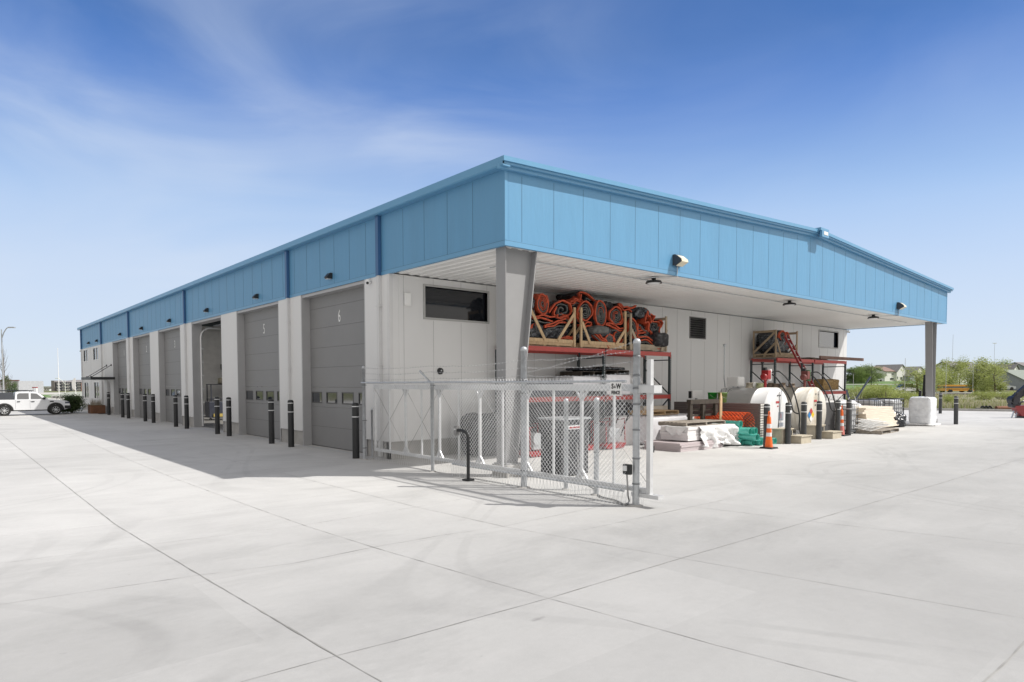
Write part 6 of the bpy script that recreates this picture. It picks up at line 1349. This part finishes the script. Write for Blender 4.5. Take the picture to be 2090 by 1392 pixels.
# vehicles beyond the field
def car(px, d, m_, label, sc=1.0, rz=0, suv=False):
    p = bgp(px, d); p.z = terrain_z(p.x, p.y) + .3; t = thing('car', label, 'car', p, 'cars beyond the field', -YAW + rz); h = 1.75 if suv else 1.42
    a = MB(); a.prism([(-2.2, .3), (2.2, .3), (2.25, .75), (1.3, .92), (-2.0, .95), (-2.25, .8)], -.85, .85, axis='Y'); a.build('body', m_, t, bevel=.08); a = MB(); a.prism([(1.2, .92), (.5, h - .05), (-1.3, h - .02), (-2.0 if suv else -1.9, .95)], -.72, .72, axis='Y'); a.build('cabin', M_glass, t, bevel=.05); a = MB(); a.box(-1.35, .5, -.70, .70, h - .02, h + .04); a.build('roof', m_, t, bevel=.03)
    for x in (-1.35, 1.4):
        for y in (-.78, .78): a = MB(); a.cyl((x, y - .1, .33), (x, y + .1, .33), .33, n=14); a.build('wheel', M_rub, t)
    t.scale = (sc,) * 3
M_silver = mat('silver_car_paint', (.50, .53, .58), .3)
car(1760, 232, M_silver, 'silver car parked by the trees left of the large pale house', 1.0); car(1786, 226, M_car, 'white car parked below the left end of the large pale house', 1.0); car(1853, 121, M_car, 'white van on the road behind the wrapped pallet', .9, suv=True); car(2044, 140, M_silver, 'silver pickup on the road near the right edge', 1.05, suv=True); car(2005, 146, M_silver, 'grey car half hidden behind the pale trees', 1.0)
t = bthing('school_bus', 1948, 124, 'yellow orange school bus on the road behind the far bollards', 'bus', .2); Mbus = mat('bus_yellow', (.62, .30, .02), .4)
a = MB(); a.box(-2.4, 2.4, -1.2, 1.2, .45, 1.25); a.box(-2.4, 2.4, -1.2, 1.2, 1.75, 2.15); a.box(-2.38, 2.38, -1.17, 1.17, 1.25, 1.75, 1); a.prism([(2.4, .45), (3.1, .5), (3.0, 1.15), (2.4, 1.3)], -1.0, 1.0, axis='Y'); a.build('body', [Mbus, M_glass], t, bevel=.03)
a = MB(); a.box(-2.3, 2.3, -1.24, -1.202, .8, .86); a.box(-2.3, 2.3, -1.24, -1.202, 1.18, 1.22); a.build('side_rail', M_black, t)
t.scale = (1.05, 1, .66)
for x in (-1.5, 2.0):
    for y in (-1.1, 1.1): a = MB(); a.cyl((x, y - .12, .42), (x, y + .12, .42), .42, n=16); a.build('wheel', M_rub, t)
# light poles and masts
def pole(px, d, h, label, arm=0, r=.045, m_=M_galv, grp='poles beyond the field', heads=0):
    p = bgp(px, d); p.z = terrain_z(p.x, p.y); t = thing('street_lamp' if (arm or heads) else 'pole', label, 'street lamp' if (arm or heads) else 'pole', p, grp, -YAW); a = MB(); a.cyl((0, 0, -.3), (0, 0, h), r, r * .6, n=8); a.build('pole_shaft', m_, t)
    if arm: a = MB(); a.tube([(0, 0, h - .9), (arm * .3, 0, h - .3), (arm * .65, 0, h + .1), (arm, 0, h + .2)], .045, 6); a.build('arm', m_, t); a = MB(); a.box(arm - .1, arm + .55, -.12, .12, h + .12, h + .24); a.build('lamp_head', m_, t, bevel=.03)
    for k in range(heads): a = MB(); a.box((-1) ** k * .25 - .2, (-1) ** k * .25 + .2, -.1, .1, h - .02, h + .14); a.build('lamp_head', M_white, t)
    return t
pole(1778, 180, 6.4, 'dark pole in front of the left end of the large pale house', m_=M_black, r=.06); pole(1741, 90, 3.4, 'short grey marker pole right of the building wall'); pole(1846, 92, 5.6, 'thin grey pole right of the large pale house'); pole(1930, 84, 5.4, 'thin grey pole in front of the left end of the bus', r=.035); pole(1985, 100, 5.2, 'thin grey pole right of the bus', r=.035); pole(2037, 112, 5.5, 'thin grey pole before the white two storey house', r=.035)
pole(1942, 420, 30, 'very thin tall radio mast on the skyline', r=.12); pole(2027, 170, 11.2, 'tall light pole with twin heads on the right skyline', heads=2, r=.05)

# ------------------------------------------------------------------ auger, pipe and crane at the far right kerb
p = gp(2010, 838.5); t = thing('auger_drill', 'black auger drill bit with broad spiral flights lying by the far kerb', 'auger', (p.x, p.y, .2), None, -YAW); a = MB(); a.cyl((-.62, 0, -.02), (.62, 0, -.02), .03, n=10); a.build('shaft', M_black, t); a = MB(); vs = []
for k in range(73):
    q = k / 72 * 3 * 2 * math.pi; x = -.20 + .72 * k / 72; vs += [(x, .03 * math.cos(q), .03 * math.sin(q)), (x, .165 * math.cos(q), .165 * math.sin(q))]
a.add(vs, [(2 * k, 2 * k + 1, 2 * k + 3, 2 * k + 2) for k in range(72)]); o = a.build('spiral_flight', M_black, t); mm = o.modifiers.new('solid', 'SOLIDIFY'); mm.thickness = .015
p = gp(2075, 838.5); a = MB(); a.cyl((-1.4, 0, .16), (2.2, 0, .16), .15, n=16); o = a.build('rusty_pipe', mat('rusty_steel', (.22, .10, .06), .85, var=.3), loc=(p.x, p.y, .02)); o.rotation_euler = (0, 0, R_(-42)); tag(o, 'rusty steel pipe lying by the far kerb near the crane', 'pipe')
# folded loader crane: local x runs to the right of the picture, z up
cp = bgp(2093, 36.2); t = thing('loader_crane', 'red and black folded loader crane reaching in from the right edge', 'crane', (cp.x, cp.y, 0), None, -YAW)
M_cr = mat('crane_red', (.24, .012, .014), .3, spec=.7); M_ck = mat('crane_black', (.022, .022, .028), .35)
a = MB(); a.box(-.22, 1.2, -.4, .4, .0, .10); a.box(-.10, 1.1, -.3, .3, .101, .16); a.build('base', M_ck, t, bevel=.01)
a = MB(); a.prism([(-.70, .66), (-.52, .36), (-.28, .101), (.9, .161), (.9, .70), (-.2, .70)], -.2, .2, axis='Y'); a.box(-.35, -.30, -.215, -.201, .3, .34, 0); a.build('frame', M_cr, t, bevel=.03)
a = MB(); a.cyl((-.66, -.2, .98), (-.66, .2, .98), .23, n=24); a.cyl((-.72, -.17, .70), (-.72, .17, .70), .13, n=18); a.cyl((-.45, -.14, .78), (-.45, .14, .78), .12, n=18); a.prism([(-.88, .98), (-.84, .72), (-.66, .58), (-.46, .76), (-.5, 1.1)], -.12, .12, axis='Y'); a.build('slewing_joint', M_ck, t, bevel=.02)
a = MB(); a.bar((-.62, 0, 1.12), (.9, 0, 2.5), .22, .26); a.bar((-.50, .0, 1.05), (.9, 0, 1.95), .16, .14); a.bar((-.62, -.05, 1.32), (-.42, -.05, 1.28), .2, .18); a.build('boom', M_ck, t, bevel=.015)
a = MB(); a.bar((-.12, -.13, 1.65), (.9, -.13, 2.58), .04, .10); a.build('boom_cover', M_cr, t, bevel=.01)
a = MB(); a.cyl((-.50, -.18, .84), (.6, -.18, 1.12), .05, n=14); a.cyl((-.40, .12, 1.30), (.7, .12, 1.9), .055, n=14); a.build('hydraulic_cylinder', M_ck, t); a = MB(); a.cyl((-.30, -.2, .93), (.1, -.2, .97), .028, n=12); a.cyl((-.14, -.17, .60), (-.14, -.17, 1.5), .02, n=8); a.build('piston_rod', M_alu, t)
a = MB(); a.bar((-.72, .0, .0), (-.60, .0, .40), .05, .05); a.bar((-.52, 0, 0), (-.42, 0, .36), .05, .05); a.bar((-.67, 0, .16), (-.47, 0, .16), .03, .03); a.build('stabiliser_leg', M_galv, t)
a = MB()
for k in range(3): a.tube([(-.55, -.2, 1.28 - .04 * k), (-.80 + .03 * k, -.22, 1.18), (-.90 + .03 * k, -.22, .98), (-.80, -.22, .72)], .014, 6)
a.build('hydraulic_hose', M_hose, t)

# ------------------------------------------------------------------ background on the left
GL = 'buildings beyond the left end'
def block(px, d, w_, dep, h, label, m_, roof=None, floors=0, cols=0, rm=M_rfg, name='building', rx_=1.2):
    t = bthing(name, px, d, label, 'building', 0, GL); a = MB(); a.box(-w_ / 2, w_ / 2, 0, dep, 0, h); a.build('wall', m_, t)
    if roof:
        a = MB(); o_ = .5; a.add([(-w_ / 2 - o_, -o_, h), (w_ / 2 + o_, -o_, h), (w_ / 2 + o_, dep + o_, h), (-w_ / 2 - o_, dep + o_, h), (-w_ / 2 + rx_, dep / 2, h + roof), (w_ / 2 - rx_, dep / 2, h + roof)], [(0, 1, 5, 4), (1, 2, 5), (2, 3, 4, 5), (3, 0, 4), (3, 2, 1, 0)]); a.build('roof', rm, t)
    if cols:
        for i in range(cols):
            for j in range(floors):
                x = -w_ / 2 + (i + .5) * w_ / cols; z = (j + .28) * h / floors; a = MB(); a.box(x - w_ / cols * .28, x + w_ / cols * .28, -.08, -.01, z, z + h / floors * .5); f_ = a.build('window', M_white, t); a = MB(); a.box(x - w_ / cols * .2, x + w_ / cols * .2, -.10, -.081, z + .12, z + h / floors * .5 - .12); a.build('pane', M_glass, f_)
    return t
M_apt = mat('apartment_grey', (.10, .115, .15), .7, var=.15); M_brk = mat('orange_brick', (.42, .20, .13), .8)
ab = block(141, 205, 8.0, 10, 2.75, 'three storey dark apartment building with pale balconies, just left of the warehouse', M_apt, .75, 3, 5, mat('taupe_roof', (.25, .235, .23), .9), rx_=2.5)
for i in range(3):
    for j in range(3): a = MB(); x = -2.6 + i * 2.4; a.box(x - .55, x + .55, -.7, -.11, .2 + j * .88, .24 + j * .88); a.box(x - .55, x + .55, -.7, -.66, .241 + j * .88, .45 + j * .88); a.build('balcony', M_white, ab)
a = MB(); a.box(-5.0, -4.01, -.6, 9, 0, 3.25); a.build('end_tower', mat('tower_grey', (.22, .21, .21), .8), ab); a = MB(); a.box(4.01, 5.6, -.3, 8, 0, 2.6); a.build('brick_end', M_brk, ab)
block(71, 240, 7, 8, 1.15, 'long low white building behind the truck roof', M_white, .0001 or None, 0, 0) ; block(96, 215, 1.7, 6, 1.0, 'small white building with two dark doors in front of the dark apartments', M_white, .3, 1, 2)
block(20, 150, 4.2, 8, 2.85, 'grey building with a dark red roof edge behind the tree, left side', mat('light_grey_cladding', (.38, .39, .40), .7), None, 0, 0); 
t = block(-4, 165, 3.0, 8, 2.4, 'brown roofed white building at the left edge', M_white, .9, 2, 3, mat('brown_roof2', (.20, .15, .12), .9))
p = bgp(20, 149.9); a = MB(); a.box(-2.3, 2.3, -.25, .1, 2.86, 3.08); o = a.build('roof_edge', mat('dark_red_trim', (.16, .06, .045), .7)); o.location = (p.x, p.y, terrain_z(p.x, p.y)); o.rotation_euler = (0, 0, -YAW)
for b_ in [q for q in COL.objects if q.get('label', '').startswith('grey building with a dark red')]:
    o.parent = b_; o.location = (0, 0, 0); o.rotation_euler = (0, 0, 0)
a = bthing('forecourt_shop', 134, 95, 'pale low roofed petrol forecourt shop in front of the dark apartments', 'building', 0, GL); b = MB(); b.box(-2.1, 2.1, 0, 5, 0, .36); b.build('wall', M_white, a); b = MB(); b.add([(-2.5, -.3, .36), (2.5, -.3, .36), (2.5, 5.3, .36), (-2.5, 5.3, .36), (-.8, 2.5, .95), (.8, 2.5, .95)], [(0, 1, 5, 4), (1, 2, 5), (2, 3, 4, 5), (3, 0, 4), (3, 2, 1, 0)]); b.build('roof', mat('sage_roof', (.34, .36, .31), .9), a)
for k in range(6): b = MB(); b.box(-1.8 + k * .6, -1.5 + k * .6, -.04, -.01, .08, .30); b.build('window', M_glass, a)
pole(8, 66, 7.5, 'tall street lamp with a curved arm above the truck at the left edge', arm=.8, r=.08, grp=None); pole(121, 78, 6.3, 'tall slim white pole between the truck bonnet and the warehouse', m_=M_white, r=.045, grp=None)
pole(155, 95, 2.9, 'leaning white flag pole left of the warehouse corner', m_=M_white, r=.05, grp=None)
t = thing('banner', 'white feather banner on the pole left of the warehouse corner', 'banner', bgp(155, 94.9, .3), None, -YAW); a = MB(); a.prism([(0, .8), (.05, 2.6), (-.25, 2.5), (-.55, 1.9), (-.5, 1.1)], -.01, .01, axis='Y'); a.build('cloth', M_white, t)
pole(134, 118, 2.95, 'shorter white light pole in front of the apartments', m_=M_white, r=.05, arm=-1.6, grp=None)
bs = thing('shrub', '', 'bush'); a = MB(); crown(a, (0, 0, .85), 1.15, .82, 16000, .10, 9, 60); a.build('foliage', M_leafD, bs); a = MB()
for k in range(6): a.tube([(0, 0, 0), (.3 * math.cos(k), .3 * math.sin(k), .6), (.7 * math.cos(k), .7 * math.sin(k), 1.2)], [.04, .03, .01], 5)
a.build('stems', M_bark, bs); bs['category'] = 'bush'; q = gp(147, 843); bs.location = (q.x, q.y, 0); bs['label'] = 'rounded dark green bush between the truck and the warehouse corner'; bs.scale = (.74, .74, .74)
et = tree('d', 12, 4.4, 1.2, M_leafD, 2600, .16, .09, .52, .46, 8); put(et, 19, 80, 'small olive green tree above the truck bed', (.8, .8, .80), first=True)
bt = thing('tree', 'bare leafless tree around the street lamp pole', 'tree', bgp(9, 74)); a = MB(); rnd = random.Random(31); a.tube([(0, 0, 0), (0, 0, 2), (.05, 0, 4.5), (0, 0, 6.2)], [.12, .09, .05, .01], 6)
for k in range(60):
    z = rnd.uniform(1.2, 5.2); q = rnd.uniform(0, 6.28); l_ = rnd.uniform(.5, 1.5) * (1 - z / 7.5); e = Vector((math.cos(q) * l_, math.sin(q) * l_, z + rnd.uniform(.6, 1.4))); a.tube([(0, 0, z), (e.x * .4, e.y * .4, z + .2), e], [.022, .014, .004], 4)
a.build('trunk', M_bark, bt)
a = MB(); a.box(-1.0, .0, 0, .5, .9, 1.1); p = bgp(75, 150); o = a.build('red_canopy', M_pred); 
t = thing('shop_sign', 'small red shop canopy seen above the truck windscreen', 'sign', (p.x, p.y, .3), None, -YAW); o.parent = t
a = MB(); a.box(-.95, -.9, .1, .4, -.3, .9); a.box(-.1, -.05, .1, .4, -.3, .9); a.build('support', M_white, t)
